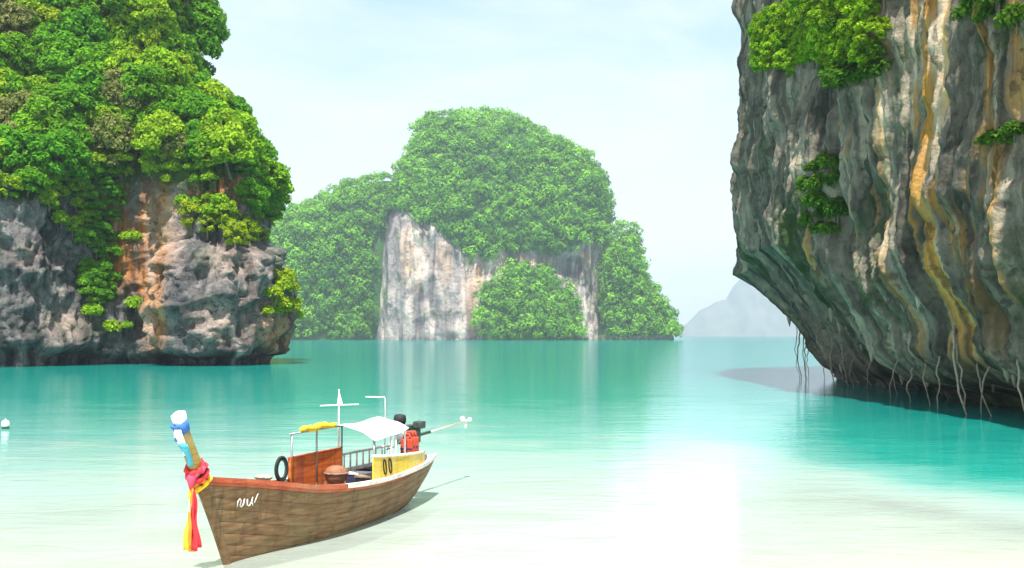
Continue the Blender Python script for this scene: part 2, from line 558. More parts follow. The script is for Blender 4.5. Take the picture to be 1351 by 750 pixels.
KIND = {'bright': ('broadleaf_tree', 'bright green leafy tree'), 'deep': ('evergreen_tree', 'deep green dense tree'),
        'olive': ('dry_tree', 'olive brown sparse tree'), 'yellow': ('lime_tree', 'yellow green bushy tree')}

def plant(key, loc, scale, name, label, cat, group, lean=(0, 0)):
    pr = protos[key]
    if not pr[1]:
        root = pr[0]; pr[1] = True
    else:
        src = pr[0]
        root = src.copy(); COL.objects.link(root)
        for ch in src.children:
            c2 = ch.copy(); COL.objects.link(c2); c2.parent = root
    root.name = name
    root.location = loc
    root.rotation_euler = (lean[0], lean[1], random.uniform(0, 6.28))
    s = scale
    root.scale = (s * random.uniform(.88, 1.12), s * random.uniform(.88, 1.12), s * random.uniform(.9, 1.15))
    return tag(root, label, cat, group)

def place_on(points, normals, mind, maxn, ok=None):
    """greedy spacing of candidate points"""
    idx = rng.permutation(len(points))
    cell, got = {}, []
    for i in idx:
        p = points[i]
        if ok is not None and not ok[i]: continue
        kx = tuple(np.floor(p / mind).astype(int))
        bad = False
        for a in (-1, 0, 1):
            for b in (-1, 0, 1):
                for c in (-1, 0, 1):
                    for q in cell.get((kx[0] + a, kx[1] + b, kx[2] + c), ()):
                        if np.sum((points[q] - p) ** 2) < mind * mind: bad = True; break
                    if bad: break
                if bad: break
            if bad: break
        if bad: continue
        cell.setdefault(kx, []).append(i); got.append(i)
        if len(got) >= maxn: break
    return got

# ---------------------------------------------------------------- surfaces made from a shoreline and a height profile
def spline(P, n):
    P = np.asarray(P, float)
    t = np.concatenate([[0], np.cumsum(np.linalg.norm(np.diff(P, axis=0), axis=1))])
    m = np.gradient(P, t, axis=0)
    q = np.linspace(0, t[-1], n) if np.isscalar(n) else n * t[-1]
    i = np.clip(np.searchsorted(t, q) - 1, 0, len(P) - 2)
    h = t[i + 1] - t[i]; u = (q - t[i]) / h
    h, u = h[:, None], u[:, None]
    r = (2 * u ** 3 - 3 * u ** 2 + 1) * P[i] + (u ** 3 - 2 * u ** 2 + u) * h * m[i] + (-2 * u ** 3 + 3 * u ** 2) * P[i + 1] + (u ** 3 - u ** 2) * h * m[i + 1]
    return r, q

def grid_normals(V):
    du = np.gradient(V, axis=0); dv = np.gradient(V, axis=1)
    n = np.cross(du, dv)
    return n / (np.linalg.norm(n, axis=-1, keepdims=True) + 1e-9)

def smooth1(a, k):
    ker = np.ones(k) / k
    return np.stack([np.convolve(np.pad(a[:, j], (k // 2, k // 2), 'edge'), ker, 'valid')[:len(a)] for j in range(a.shape[1])], -1)

# ================================================================ the wooded headland
HP = [(-150, 110), (-105, 117), (-80, 123), (-68, 126), (-61, 129), (-58.5, 134), (-55, 138.5), (-51, 139), (-48.8, 136.5), (-46, 133), (-42, 131.5),
      (-37.5, 132.5), (-34.6, 137), (-34.4, 144), (-37, 153), (-43, 164), (-58, 175), (-80, 186), (-110, 196)]
pth, sarc = spline(HP, 620)
tan = np.gradient(pth, axis=0); tan /= np.linalg.norm(tan, axis=1, keepdims=True)
nrm2 = smooth1(np.stack([tan[:, 1], -tan[:, 0]], -1), 15)
nrm2 /= np.linalg.norm(nrm2, axis=1, keepdims=True)
pth_s = smooth1(pth, 91)
tan_s = np.gradient(pth_s, axis=0); tan_s /= np.linalg.norm(tan_s, axis=1, keepdims=True)
nrm_s = smooth1(np.stack([tan_s[:, 1], -tan_s[:, 0]], -1), 61)
nrm_s /= np.linalg.norm(nrm_s, axis=1, keepdims=True)
zz = np.concatenate([np.linspace(-6, -0.5, 5), np.arange(-0.2, 34, 0.28), np.arange(34, 74, 0.8), np.linspace(75, 79, 4)])
SS, ZZ = np.meshgrid(sarc, zz, indexing='ij')
bx = pth[:, 0][:, None] + 0 * ZZ
by = pth[:, 1][:, None] + 0 * ZZ
nx = nrm2[:, 0][:, None] + 0 * ZZ
ny = nrm2[:, 1][:, None] + 0 * ZZ
knob = (sstep(-49.5, -47.5, bx) * sstep(128, 131, by) * (1 - sstep(146, 154, by)))
recess = sstep(-61, -58.5, bx) * (1 - sstep(-50.5, -48, bx)) * sstep(120, 128, by)
hc = 23.5 + 2.5 * recess + 3.0 * knob + 2.6 * fbm(SS / 9, 0, 0, 21, 2)
hc = hc - 4.0 * (1 - sstep(-72, -62, bx))
ztop = 16.2 + 1.0 * fbm(SS / 4, 0, 0, 22, 2)
inset = 0.05 * np.clip(ZZ, 0, 99)
inset = inset + 0.52 * np.clip(ZZ - hc, 0, 99) + 3.0 * sstep(0, 6, ZZ - hc) * 0.4
inset = inset + knob * (4.6 * sstep(ztop - 1.0, ztop + 1.6, ZZ) - 1.2 * np.exp(-((ZZ - 9) / 6) ** 2))
inset = inset + recess * (1.0 * np.exp(-((ZZ - 13) / 9) ** 2))
nd = 2.6 + 1.6 * sstep(-58, -50, bx) * (1 - sstep(-42, -37, bx))
notch_h = 1.7 + 0.7 * noise(SS / 5, 0, 0, 23)
inset = inset + nd * (1 - sstep(notch_h * .55, notch_h * 1.35, ZZ))
inset = inset + 12 * sstep(72, 79, ZZ)
cliffy = 1 - sstep(-1, 5, ZZ - hc)
wx_ = SS + 2.2 * noise(SS / 6, ZZ / 9, 0, 24)
disp = cliffy * (1.5 * ridged(wx_ / 5.2, ZZ / 17, 0, 25, 3) * 0.55 + 0.8 * fbm(SS / 2.6, ZZ / 3.2, 0, 26, 4))
disp = disp + cliffy * knob * 0.75 * ridged(SS / 2.6, ZZ / 3.0, 3, 27, 3) + (1 - cliffy) * 2.6 * fbm(SS / 11, ZZ / 11, 0, 28, 3)
disp = disp + 0.34 * cliffy * ridged(SS / 1.3, ZZ / 2.2, 0, 29, 3) - 0.5 * cliffy * sstep(.15, .5, fbm(SS / 0.95, ZZ / 1.25, 7, 35, 3)) + 0.16 * cliffy * fbm(SS / .6, ZZ / .6, 9, 36, 2)
off = disp - inset
wu = sstep(-1, 9, ZZ - hc)
bx = bx * (1 - wu) + pth_s[:, 0][:, None] * wu; by = by * (1 - wu) + pth_s[:, 1][:, None] * wu
nx = nx * (1 - wu) + nrm_s[:, 0][:, None] * wu; ny = ny * (1 - wu) + nrm_s[:, 1][:, None] * wu
V = np.stack([bx + nx * off, by + ny * off, ZZ + 0.5 * noise(SS / 2, ZZ / 2, 1, 30) * cliffy], -1)
headland = add_mesh('headland', V.reshape(-1, 3), grid_faces(*SS.shape), M_HEAD)
set_vec(headland, 'flow', SS + 1.1 * noise(SS / 4, ZZ / 7, 2, 31), ZZ)
PX, PY = project(V)
def blob(px, py, cx, cy, rx, ry, soft=0.45):
    return 1 - sstep(1 - soft, 1 + soft, np.sqrt(((px - cx) / rx) ** 2 + ((py - cy) / ry) ** 2))
front = (ny < 0.35)
och = 0.0
for (cx, cy, rx, ry) in ((160, 330, 20, 55), (198, 340, 17, 105), (290, 245, 40, 34), (215, 290, 14, 60), (365, 440, 26, 26), (205, 430, 14, 35), (150, 250, 20, 30)):
    och = np.maximum(och, blob(PX, PY, cx, cy, rx, ry))
pale = 0.0
for (cx, cy, rx, ry) in ((195, 440, 12, 35), (85, 430, 28, 22), (200, 320, 8, 80), (285, 425, 30, 30), (340, 420, 25, 40), (35, 335, 18, 16), (310, 345, 40, 25), (230, 300, 14, 50)):
    pale = np.maximum(pale, 0.9 * blob(PX, PY, cx, cy, rx, ry, .6))
set_attr(headland, 'ochre', och * front)
set_attr(headland, 'pale', pale * front)
stn = np.maximum(0.55 * (fbm(SS / 4, ZZ / 20, 0, 33, 3) > 0.1), 1.0 * (1 - sstep(1.0, 3.2, ZZ)))  # dark streaks, and a darker band along the foot
set_attr(headland, 'stain_dark', stn)
set_attr(headland, 'moss', np.clip(0.14 + sstep(-3, 3, ZZ - hc) + 0.3 * noise(SS / 5, ZZ / 5, 0, 34), 0, 1))
tag(headland, 'limestone headland with orange stained walls and jungle on its top', None, None, 'structure')

NN = grid_normals(V)
flip = np.sign(np.sum(NN * np.stack([nx, ny, 0.3 + 0 * nx], -1), -1, keepdims=True))
NN = NN * flip
pts, nrs = V.reshape(-1, 3), NN.reshape(-1, 3)
pxf, pyf = PX.ravel(), PY.ravel()
hcf, zf, knf = hc.ravel(), ZZ.ravel(), knob.ravel()
view = -pts / np.linalg.norm(pts, axis=1, keepdims=True)
facing = np.sum(nrs * view, 1)
ok = (zf > hcf - 0.5) & (zf < 64) & (pxf > -70) & (pxf < 410) & (pyf > -70) & (facing > -0.2)
ok &= ~((pxf > 258) & (pxf < 328) & (pyf > 226) & (pyf < 275))
sel = place_on(pts, nrs, 2.5, 300, ok)
TGROUP = 'jungle trees on the headland'
for i in sel:
    p = pts[i]
    tone = noise(p[0] / 7, p[2] / 7, p[1] / 9, 41) + 0.5 * random.uniform(-1, 1)
    kk = 'olive' if tone > 0.5 else ('deep' if tone < -0.22 else 'bright')
    if kk == 'bright' and random.random() < 0.22: kk = 'yellow'
    key = {'olive': 'olive_a', 'yellow': 'yellow_a'}.get(kk) or kk + random.choice(['_a', '_b'])
    nm, lab = KIND[kk]
    sc0 = random.uniform(.85, 1.55)
    size = 'small' if sc0 < 1.08 else ('large' if sc0 > 1.33 else 'middling')
    zone = ('on the headland skyline' if pxf[i] > 300 - .3 * (120 - pyf[i]) and pyf[i] < 215 else 'high up the headland slope' if pyf[i] < 95 else
            'above the grey headland wall' if pxf[i] < 120 else 'above the orange stained wall' if pxf[i] < 240 else 'above the round rock knob')
    plant(key, tuple(p + nrs[i] * 0.2), sc0, nm, size + ' ' + lab + ' ' + zone, 'tree', size + ' ' + nm.replace('_', ' ') + 's ' + zone,
          lean=(-nrs[i][1] * -0.35, nrs[i][0] * 0.35))
# plants that hang and cling on the cliff walls
def cling(regions, key, mind, n, sc, nm, lab, grp, out=0.3, face=-0.1):
    okk = np.zeros(len(pts), bool)
    for (x0, x1, y0, y1) in regions:
        okk |= (pxf > x0) & (pxf < x1) & (pyf > y0) & (pyf < y1)
    okk &= (facing > face) & (zf > 2.5)
    got = place_on(pts, nrs, mind, n, okk)
    if not got: return
    zs_ = np.sort([zf[i] for i in got]); lo, hi = zs_[len(got) // 3], zs_[(2 * len(got)) // 3]
    for i in got:
        p = pts[i] + nrs[i] * out
        sv = random.uniform(*sc); f_ = (sv - sc[0]) / (sc[1] - sc[0])
        a = 'small' if f_ < .36 else ('large' if f_ > .7 else 'mid-sized')
        b = 'in the lowest part' if zf[i] < lo else ('in the topmost part' if zf[i] > hi else 'halfway up')
        plant(key, tuple(p), sv, nm, a + ' ' + lab + ', ' + b, nm.split('_')[-1], a + ' ' + grp + ' ' + b)
cling([(240, 362, 290, 325)], 'yellow_a', 1.4, 34, (.65, 1.0), 'ledge_bush', 'yellow green bush on the rock knob ledge', 'bushes on the headland ledge', 0.1, -0.9)
cling([(350, 400, 366, 420)], 'shrub_yellow', 0.8, 24, (1.2, 2.0), 'clinging_shrub', 'yellow green shrub on the outer rock knob', 'shrubs at the end of the rock knob')
cling([(108, 150, 225, 330), (114, 146, 330, 405)], 'deep_a', 1.6, 44, (.45, .75), 'hanging_bush', 'deep green bush in the headland gully', 'bushes in the headland gully')
cling([(62, 108, 235, 310), (20, 60, 215, 250)], 'bright_a', 1.9, 22, (.35, .6), 'wall_bush', 'bright green bush on the grey headland wall', 'bushes on the grey headland wall')
cling([(112, 140, 385, 430), (140, 180, 395, 440), (240, 300, 262, 290), (155, 185, 300, 330), (195, 285, 205, 243)], 'shrub_bright', 1.2, 52, (1.0, 1.9), 'wall_shrub', 'bright green shrub in a crack of the headland wall', 'shrubs in headland cracks')
cling([(325, 385, 220, 292)], 'deep_b', 1.8, 22, (.5, .9), 'edge_tree', 'deep green edge tree behind the rock knob', 'trees on the headland edge')

# ================================================================ the overhanging cliff
CP = [(70, 128), (44, 117), (31, 108), (23.5, 98), (21.2, 89.5), (21.0, 80), (21.2, 70), (21.8, 60), (22.4, 50), (22.8, 42), (22.8, 34), (23.5, 26), (25.5, 19), (30, 11), (42, 4)]
u = np.linspace(0, 1, 2000)
cp0, q0 = spline(CP, u)
w = np.where((cp0[:, 1] < 96) & (cp0[:, 1] > 36), 5.0, 1.0)
cw = np.cumsum(w); cw = (cw - cw[0]) / (cw[-1] - cw[0])
uu = np.interp(np.linspace(0, 1, 820), cw, u)
cp_, sc_ = spline(CP, uu)
tan = np.gradient(cp_, axis=0); tan /= np.linalg.norm(tan, axis=1, keepdims=True)
# outward = away from the rock, towards -x
n2 = smooth1(np.stack([-tan[:, 1], tan[:, 0]], -1), 41)
n2 /= np.linalg.norm(n2, axis=1, keepdims=True)
if n2[400, 0] > 0: n2 = -n2
zc = np.concatenate([np.linspace(-5, -0.4, 6), np.arange(-0.2, 14, 0.075), np.arange(14, 30, 0.12), np.linspace(30.4, 38, 14)])
SS, ZZ = np.meshgrid(sc_, zc, indexing='ij')
cx_ = cp_[:, 0][:, None] + 0 * ZZ; cy_ = cp_[:, 1][:, None] + 0 * ZZ
nx = n2[:, 0][:, None] + 0 * ZZ; ny = n2[:, 1][:, None] + 0 * ZZ
far = sstep(50, 86, cy_)
top_h = 8.6 + 1.9 * far + 0.9 * noise(SS / 6, 0, 0, 51)
over = 4.8 + 4.4 * far
tlow = np.clip(1 - ZZ / top_h, 0, 1.4)
curve = tlow ** (0.78 + 0.8 * (1 - far))
inset = over * curve
# belly: the lower wall hangs out again before the wave-cut notch
inset = inset - (1 - far) * 1.0 * np.exp(-((ZZ - 3.0) / 1.3) ** 2)
nh = 1.25 + 0.45 * noise(SS / 3.2, 0, 0, 52) + 0.25 * noise(SS / 1.1, 0, 0, 53)
inset = inset + (2.2 * (1 - far) + 0.35) * (1 - sstep(nh * .5, nh * 1.3, ZZ))
inset = inset + 0.004 * np.clip(ZZ - top_h, 0, 99)
crest = 7 + 15 * sstep(25, 42, cy_) + 14 * sstep(42, 66, cy_)
inset = inset + 5 * sstep(0, 5, ZZ - crest) + 2.2 * np.clip(ZZ - crest - 4, 0, 99)
# flow coordinate: bands drift along the wall as they come down
flow_s = SS + 0.7 * noise(SS / 9, ZZ / 13, 0, 54) + 0.22 * noise(SS / 3.2, ZZ / 6, 0, 55) - 0.10 * np.clip(9 - ZZ, 0, 9) * (1 - far)
flute = ridged(flow_s / 2.1, ZZ / 26, 0, 56, 3)
fine = ridged(flow_s / 0.62, ZZ / 18, 0, 57, 3)
bulge = fbm(SS / 7, ZZ / 8, 0, 58, 3)
lump = fbm(SS / 1.7, ZZ / 2.3, 0, 59, 4)
low = 1 - sstep(7, 11, ZZ)
disp = 0.62 * flute * (0.6 + 0.5 * low) + 0.42 * low * (1 - 0.5 * far) * ridged(flow_s / 1.25, ZZ / 40, 4, 68, 2) + 0.30 * fine + 0.75 * bulge + 0.17 * lump + 0.12 * fbm(SS / .55, ZZ / .8, 0, 60, 4) - 0.15 * sstep(.45, .8, ridged(flow_s / 1.9, ZZ / 5, 2, 69, 2))
disp = disp + 0.30 * noise(flow_s / 3.0, (ZZ + 2.0 * bulge) / 3.1, 0, 61) * (1 - low)
edge_dark = sstep(82, 88, cy_)
off = disp - inset
V = np.stack([cx_ + nx * off, cy_ + ny * off, np.minimum(ZZ, crest + 4 + .25 * (ZZ - crest - 4))], -1)
cliff = add_mesh('sea_cliff', V.reshape(-1, 3), grid_faces(*SS.shape), M_CLIFF)
set_vec(cliff, 'flow', flow_s, ZZ)
PX, PY = project(V)
# mineral bands, each with its own place along the wall, width and reach
och = np.zeros_like(SS); pal = np.zeros_like(SS)
rb = random.Random(5)
auto_o = [(rb.uniform(39, 64), rb.uniform(.10, .32), rb.uniform(2, 18), 0, rb.uniform(.3, .75)) for _ in range(20)]
auto_o = [(a, b, c, c + rb.uniform(4, 16), e) for a, b, c, d, e in auto_o]
auto_p = [(rb.uniform(38, 86), rb.uniform(.08, .30), rb.uniform(1.5, 20), 0, rb.uniform(.3, .9)) for _ in range(46)]
auto_p = [(a, b, c, c + rb.uniform(3, 13), e) for a, b, c, d, e in auto_p]
def s_at(y): return np.interp(-y, -cp_[:, 1], sc_)
for yw, wd, z0, z1, a in ((52.5, .75, 2.5, 40, 1.0), (50.4, .35, 8, 40, .9), (47.3, .5, 14, 40, .8), (45.6, .35, 3, 13, .9), (57.5, .35, 8, 19, .6), (68, .7, 8, 15, .8), (74, .5, 8, 13, .5),
                          (49.2, .3, 3, 10, .8), (43.4, .3, 8, 17, .7), (47.0, .5, 10.5, 14.5, .8), (44.8, .3, 1.8, 6, .6), (41.0, .4, 2, 14, .55), (55.0, .25, 2, 9, .5), *auto_o):
    s0 = s_at(yw)
    wob = 0.3 * noise(ZZ / 4.4, yw, 0, 62) + 0.10 * noise(ZZ / 0.9, yw, 0, 63)
    ww = wd * (1 + 0.55 * noise(ZZ / 2.2, yw * 3, 0, 64))
    b = (1 - sstep(.55, 1.25, np.abs(flow_s - s0 - wob) / ww)) * sstep(z0 - 1, z0 + 1.5, ZZ) * (1 - sstep(z1 - 1.5, z1 + 1, ZZ))
    och = np.maximum(och, a * b)
for yw, wd, z0, z1, a in ((50.9, .5, 12, 40, .9), (46.2, .25, 10, 40, .8), (61, .3, 2, 9, .5), (64, .25, 1.5, 7, .5), (54, .35, 1.2, 5, .6), (51.6, .3, 1.2, 4, .7), (77, 1.4, 5, 13, .55), (58.5, .3, 1.5, 5, .5), (40, .3, 3, 20, .7), (47.8, .3, 1.2, 4, .5), (43, .3, 1.2, 5, .5), *auto_p):
    s0 = s_at(yw)
    wob = 0.3 * noise(ZZ / 4.0, yw, 0, 65)
    b = (1 - sstep(.5, 1.3, np.abs(flow_s - s0 - wob) / wd)) * sstep(z0 - 1, z0 + 1, ZZ) * (1 - sstep(z1 - 1.5, z1 + 1, ZZ))
    pal = np.maximum(pal, a * b)
set_attr(cliff, 'ochre', och); set_attr(cliff, 'pale', pal)
set_attr(cliff, 'stain_dark', np.clip(0.75 * sstep(-.1, .5, fbm(flow_s / 2.4, ZZ / 16, 0, 66, 3)) + 1.0 * (1 - sstep(.7, 1.9, ZZ)), 0, 1))  # dark streaks, and darker towards the waterline
set_attr(cliff, 'moss', np.clip(0.10 + 0.4 * fbm(SS / 5, ZZ / 6, 0, 67, 3) + 0.12 * blob(PX, PY, 1090, 270, 60, 140, .6), 0, 1) * (1 - 0.8 * och))
tag(cliff, 'overhanging grey limestone cliff with ochre streaks and dark undercut foot', None, None, 'structure')

NN = grid_normals(V)
NN *= np.sign(np.sum(NN * np.stack([nx, ny, 0 * nx], -1), -1, keepdims=True))
pts, nrs = V.reshape(-1, 3), NN.reshape(-1, 3)
pxf, pyf, zf = PX.ravel(), PY.ravel(), ZZ.ravel()
view = -pts / np.linalg.norm(pts, axis=1, keepdims=True)
facing = np.sum(nrs * view, 1)
cling([(1003, 1160, 34, 98), (1030, 1165, 8, 50), (1060, 1170, 0, 30)], 'bright_a', 0.85, 90, (.28, .46), 'overhang_bush', 'bright green bush hanging high on the overhanging cliff', 'bushes high on the overhanging cliff', 0.2)
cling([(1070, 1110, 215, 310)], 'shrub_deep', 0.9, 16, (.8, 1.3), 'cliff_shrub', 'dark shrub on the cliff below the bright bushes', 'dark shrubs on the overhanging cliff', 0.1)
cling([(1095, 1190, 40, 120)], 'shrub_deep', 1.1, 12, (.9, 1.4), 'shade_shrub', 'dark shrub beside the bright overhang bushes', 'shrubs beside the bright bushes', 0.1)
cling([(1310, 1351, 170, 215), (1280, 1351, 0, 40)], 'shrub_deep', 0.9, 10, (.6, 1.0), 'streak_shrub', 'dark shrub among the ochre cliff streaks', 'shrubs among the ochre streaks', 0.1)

cand = np.where((nrs[:, 2] < -0.45) & (zf > 1.2) & (zf < 9) & (pxf > 1000) & (pxf < 1400) & (facing > -0.5))[0]
for i in place_on(pts, nrs, 1.15, 60, np.isin(np.arange(len(pts)), cand)):
    p = Vector(pts[i]) - Vector(nrs[i]) * .15
    L = random.uniform(.35, 1.1); r0 = L * random.uniform(.16, .26)
    b = Vector((random.uniform(-.1, .1), random.uniform(-.1, .1), 0))
    o = MB().tube([p + Vector((0, 0, .3)), p + b * .3 - Vector((0, 0, L * .3)), p + b * .7 - Vector((0, 0, L * .7)), p + b - Vector((0, 0, L))], [r0 * 1.5, r0, r0 * .6, r0 * .12], 7).build('stalactite', M_CLIFF, cliff, True)
    nvv = len(o.data.vertices)
    set_attr(o, 'ochre', np.full(nvv, .25 * random.random())); set_attr(o, 'pale', np.full(nvv, random.random()))
    set_attr(o, 'stain_dark', np.full(nvv, .3)); set_attr(o, 'moss', np.zeros(nvv))
    set_vec(o, 'flow', np.arange(nvv) % 7 * .2 + i, np.arange(nvv) * .05)
# stalactite drips under the lip and roots hanging to the water
def vine(pts_, r, name, lab, grp):
    P = [Vector(p) for p in pts_]
    out = []
    for i in range(len(P) - 1):
        for j in range(4):
            t = j / 4
            q = P[i].lerp(P[i + 1], t)
            w_ = 0.10
            out.append(q + Vector((random.uniform(-w_, w_), random.uniform(-w_, w_), 0)) * (0 if i == 0 and j == 0 else 1))
    out.append(P[-1])
    n = len(out)
    o = MB().tube(out, [r * (1 - .55 * i / (n - 1)) for i in range(n)], 6).build('hanging_root' if not name else name, M_VINE, None, True)
    return tag(o, lab, 'root', grp)

def wall_point(px, py):
    d2 = (pxf - px) ** 2 + (pyf - py) ** 2 + np.where(facing > 0, 0, 400)
    i = int(np.argmin(d2))
    return pts[i], nrs[i]
roots = [((1055, 440), 0.2, 'a', 0.055), ((1062, 452), 0.1, 'a', 0.045), ((1068, 462), 0.0, 'a', 0.035), ((1051, 430), 0.5, 'a', 0.035),
         ((1100, 440), 0.3, 'b', 0.06), ((1258, 430), 0.9, 'b', 0.075), ((1220, 480), 0.3, 'b', 0.04), ((1345, 470), 0.4, 'b', 0.06), ((1150, 470), -.8, 'b', 0.05),
         ((1140, 480), 1.5, 'b', 0.05), ((1175, 470), .7, 'b', 0.045), ((1205, 485), -.6, 'b', 0.045), ((1240, 470), -.5, 'b', 0.05), ((1262, 440), 0.5, 'b', 0.055), ((1310, 470), -.7, 'b', 0.05), ((1112, 455), .9, 'b', 0.05), ((1090, 470), -.2, 'b', .04), ((1058, 446), 0.8, 'a', 0.04),
         ((1190, 455), -1.2, 'b', 0.05), ((1290, 480), 0.9, 'b', 0.04), ((1128, 470), -.1, 'b', 0.035)]
for (pp, dr, g, r) in roots:
    p0, n0 = wall_point(*pp)
    p0 = p0 - n0 * 0.03
    dx, dy = n0[0] * 0.5, n0[1] * 0.5
    e = (p0[0] + dx * 0.3, p0[1] - dr * 1.6 + dy, -0.25)
    mid = (p0[0] + dx, p0[1] - dr * .6 + dy, p0[2] * .55)
    vine([p0, mid, e], r * 1.35, 'hanging_root', 'thin root hanging free from the outer edge of the overhang into the sea' if g == 'a' else 'pale root hanging down the foot of the overhanging cliff', 'roots at the outer edge' if g == 'a' else 'roots along the cliff foot')
p0, n0 = wall_point(1092, 498); p1, n1_ = wall_point(1150, 512); p2, n2_ = wall_point(1205, 510)
ro = MB().tube([Vector(p0) + Vector(n0) * .25, Vector(p1) + Vector(n1_) * .5 - Vector((0, 0, .25)), Vector(p2) + Vector(n2_) * .6], [.07, .06, .04], 6).build('sagging_root', M_VINE, None, True)
tag(ro, 'long root sagging sideways along the waterline under the overhang', 'root')

# ================================================================ the island across the bay
ID = 875.0
k_ = ID / FPX
def prof(rows, zs):
    r = np.asarray(rows, float)
    z = (443 - r[:, 0]) * k_ + 4
    o = np.argsort(z)
    return np.interp(zs, z[o], (r[o, 1] - 675.5) * k_), np.interp(zs, z[o], (r[o, 2] - 675.5) * k_)

forest_pts = []
def mass(rows, ydepth, yc, nz, nth, name, seed):
    global k_
    k_ = yc / FPX
    zt = (443 - min(r[0] for r in rows)) * k_ + 4
    zs = np.concatenate([[-10, -4], np.linspace(0, zt, nz)])
    L, R_ = prof(rows, zs)
    th = np.linspace(0, 2 * np.pi, nth, endpoint=False)
    TH, Z_ = np.meshgrid(th, zs, indexing='ij')
    cx = (L + R_)[None] / 2; hw = np.maximum((R_ - L)[None] / 2, 0.5)
    t = np.clip(Z_ / zt, 0, 1)
    hd = ydepth * np.clip(1 - t ** 2.6, 0.0, 1) ** 0.5 * (hw / hw.max()) ** 0.25 + 1
    e = 0.8
    c, s = np.cos(TH), np.sin(TH)
    x = cx + hw * np.sign(c) * np.abs(c) ** e
    y = yc + hd * np.sign(s) * np.abs(s) ** e
    return x, y, Z_, TH, zt, s, c

isl = empty('island', (0, 0, 0))
tag(isl, 'steep jungle covered limestone island with white cliffs across the bay', None, None, 'structure')
main_rows = [(153, 592, 640), (155, 572, 655), (163, 562, 676), (175, 554, 702), (195, 549, 740), (217, 541, 774), (240, 530, 788), (272, 521, 795), (300, 514, 796), (340, 509, 793), (380, 506, 792), (420, 503, 790), (447, 501, 792)]
left_rows = [(238, 505, 530), (245, 470, 535), (262, 440, 540), (283, 400, 540), (290, 375, 540), (320, 340, 540), (380, 320, 540), (447, 310, 540)]
right_rows = [(303, 825, 830), (308, 820, 834), (330, 815, 833), (360, 806, 838), (385, 800, 850), (400, 796, 861), (420, 792, 875), (435, 790, 884), (447, 790, 885)]
def isl_xy(x): return x / k_ + 675.5
FC, FN = [], []
for mi, (rows, yd, yc, nz, nth, nm) in enumerate(((main_rows, 85, ID + 85, 190, 520, 'dome'), (left_rows, 60, ID + 95, 90, 160, 'shoulder'), (right_rows, 30, ID + 40, 80, 100, 'pinnacle'))):
    x, y, Z_, TH, zt, sn, cs = mass(rows, yd, yc, nz, nth, nm, mi)
    colpx, rowpx = project(np.stack([x, y, Z_], -1))
    frontw = sstep(0.0, -0.3, -sn * -1) if False else sstep(-0.05, 0.35, -sn)
    out = np.stack([np.sign(cs) * np.abs(cs), sn, 0.25 + 0 * sn], -1)
    if nm == 'dome':
        lip = 268 + 66 * sstep(505, 640, colpx) - 16 * sstep(700, 800, colpx) + 7 * noise(colpx / 18, 0, 0, 71) + 5 * noise(colpx / 5, 0, 0, 74)
        rock = sstep(-6, 6, rowpx - lip) * frontw
        talus = sstep(628, 648, colpx + .12 * (447 - rowpx)) * (1 - sstep(750, 768, colpx)) * sstep(-10, 14, rowpx - 352 - 34 * ((colpx - 695) / 58) ** 2 + 12 * noise(colpx / 9, 0, 0, 72)) * frontw
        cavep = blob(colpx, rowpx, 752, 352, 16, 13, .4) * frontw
        d_ = 22 * sstep(60, -40, rowpx - lip) * 0
        ledge = 12 * (1 - rock) * frontw * sstep(140, 0, lip - rowpx)
        y = y - ledge * 0.4 - 8 * sstep(0, 12, rowpx - lip) * frontw * (1 - sstep(540, 640, colpx)) - talus * (26 * sstep(340, 447, rowpx) + 6) + cavep * 16
        rk = np.clip(rock - talus, 0, 1)
        rk = np.maximum(rk, sstep(762, 768, colpx) * sstep(328, 340, rowpx) * frontw)
        rk = np.maximum(rk, 0.85 * (sstep(792, 800, colpx) * sstep(285, 300, rowpx) * frontw))
        rk = np.maximum(rk, blob(colpx, rowpx, 700, 340, 60, 12, .5) * frontw * .6)
    elif nm == 'pinnacle':
        rk = 0.8 * blob(colpx, rowpx, 842, 330, 6, 24, .5) + 0.6 * sstep(440, 444, rowpx)
        cavep = 0 * x
    else:
        rk = 0 * x + 0.5 * sstep(440, 445, rowpx); cavep = 0 * x
    dsp = 4.5 * fbm(x / 38, Z_ / 38, y / 38, 73 + mi, 3) * sstep(0, 40, zt - Z_)
    dsp = dsp + rk * (3.6 * ridged(x / 13, Z_ / 75, 0, 76, 3) + 1.2 * fbm(x / 7, Z_ / 12, 0, 77, 3))
    V = np.stack([x + out[..., 0] * dsp * .35, y + out[..., 1] * dsp, Z_], -1)
    vv = V.reshape(-1, 3)
    o = add_mesh('rock_' + nm, vv, grid_faces(*x.shape, wrap=True), M_ISLE, isl)
    set_vec(o, 'flow', x + 5 * noise(x / 20, Z_ / 30, 0, 78), Z_)
    ochm = np.maximum.reduce([blob(colpx, rowpx, 548, 335, 14, 40, .6), .8 * blob(colpx, rowpx, 628, 380, 14, 50, .6), .9 * blob(colpx, rowpx, 775, 350, 18, 24, .6), .5 * blob(colpx, rowpx, 690, 345, 50, 12, .6), .5 * blob(colpx, rowpx, 585, 350, 12, 30, .5)])
    set_attr(o, 'ochre', ochm); set_attr(o, 'pale', np.maximum(0.8 * sstep(-.1, .5, fbm(x / 9, Z_ / 70, 0, 79, 2)), 1.3 * blob(colpx, rowpx, 780, 400, 16, 60, .4)))
    set_attr(o, 'stain_dark', np.clip(0.9 * sstep(.15, .6, fbm(x / 8, Z_ / 60, 5, 80, 3)) + cavep + (1 - sstep(1.0, 4.0, Z_)), 0, 1))  # cave mouth's shadow put into the colour, beside streaks and a darker foot
    set_attr(o, 'moss', np.clip(1 - rk * 1.1 + .2, 0, 1))
    # crowns
    N_ = np.cross(np.roll(V, -1, 0) - np.roll(V, 1, 0), np.gradient(V, axis=1))
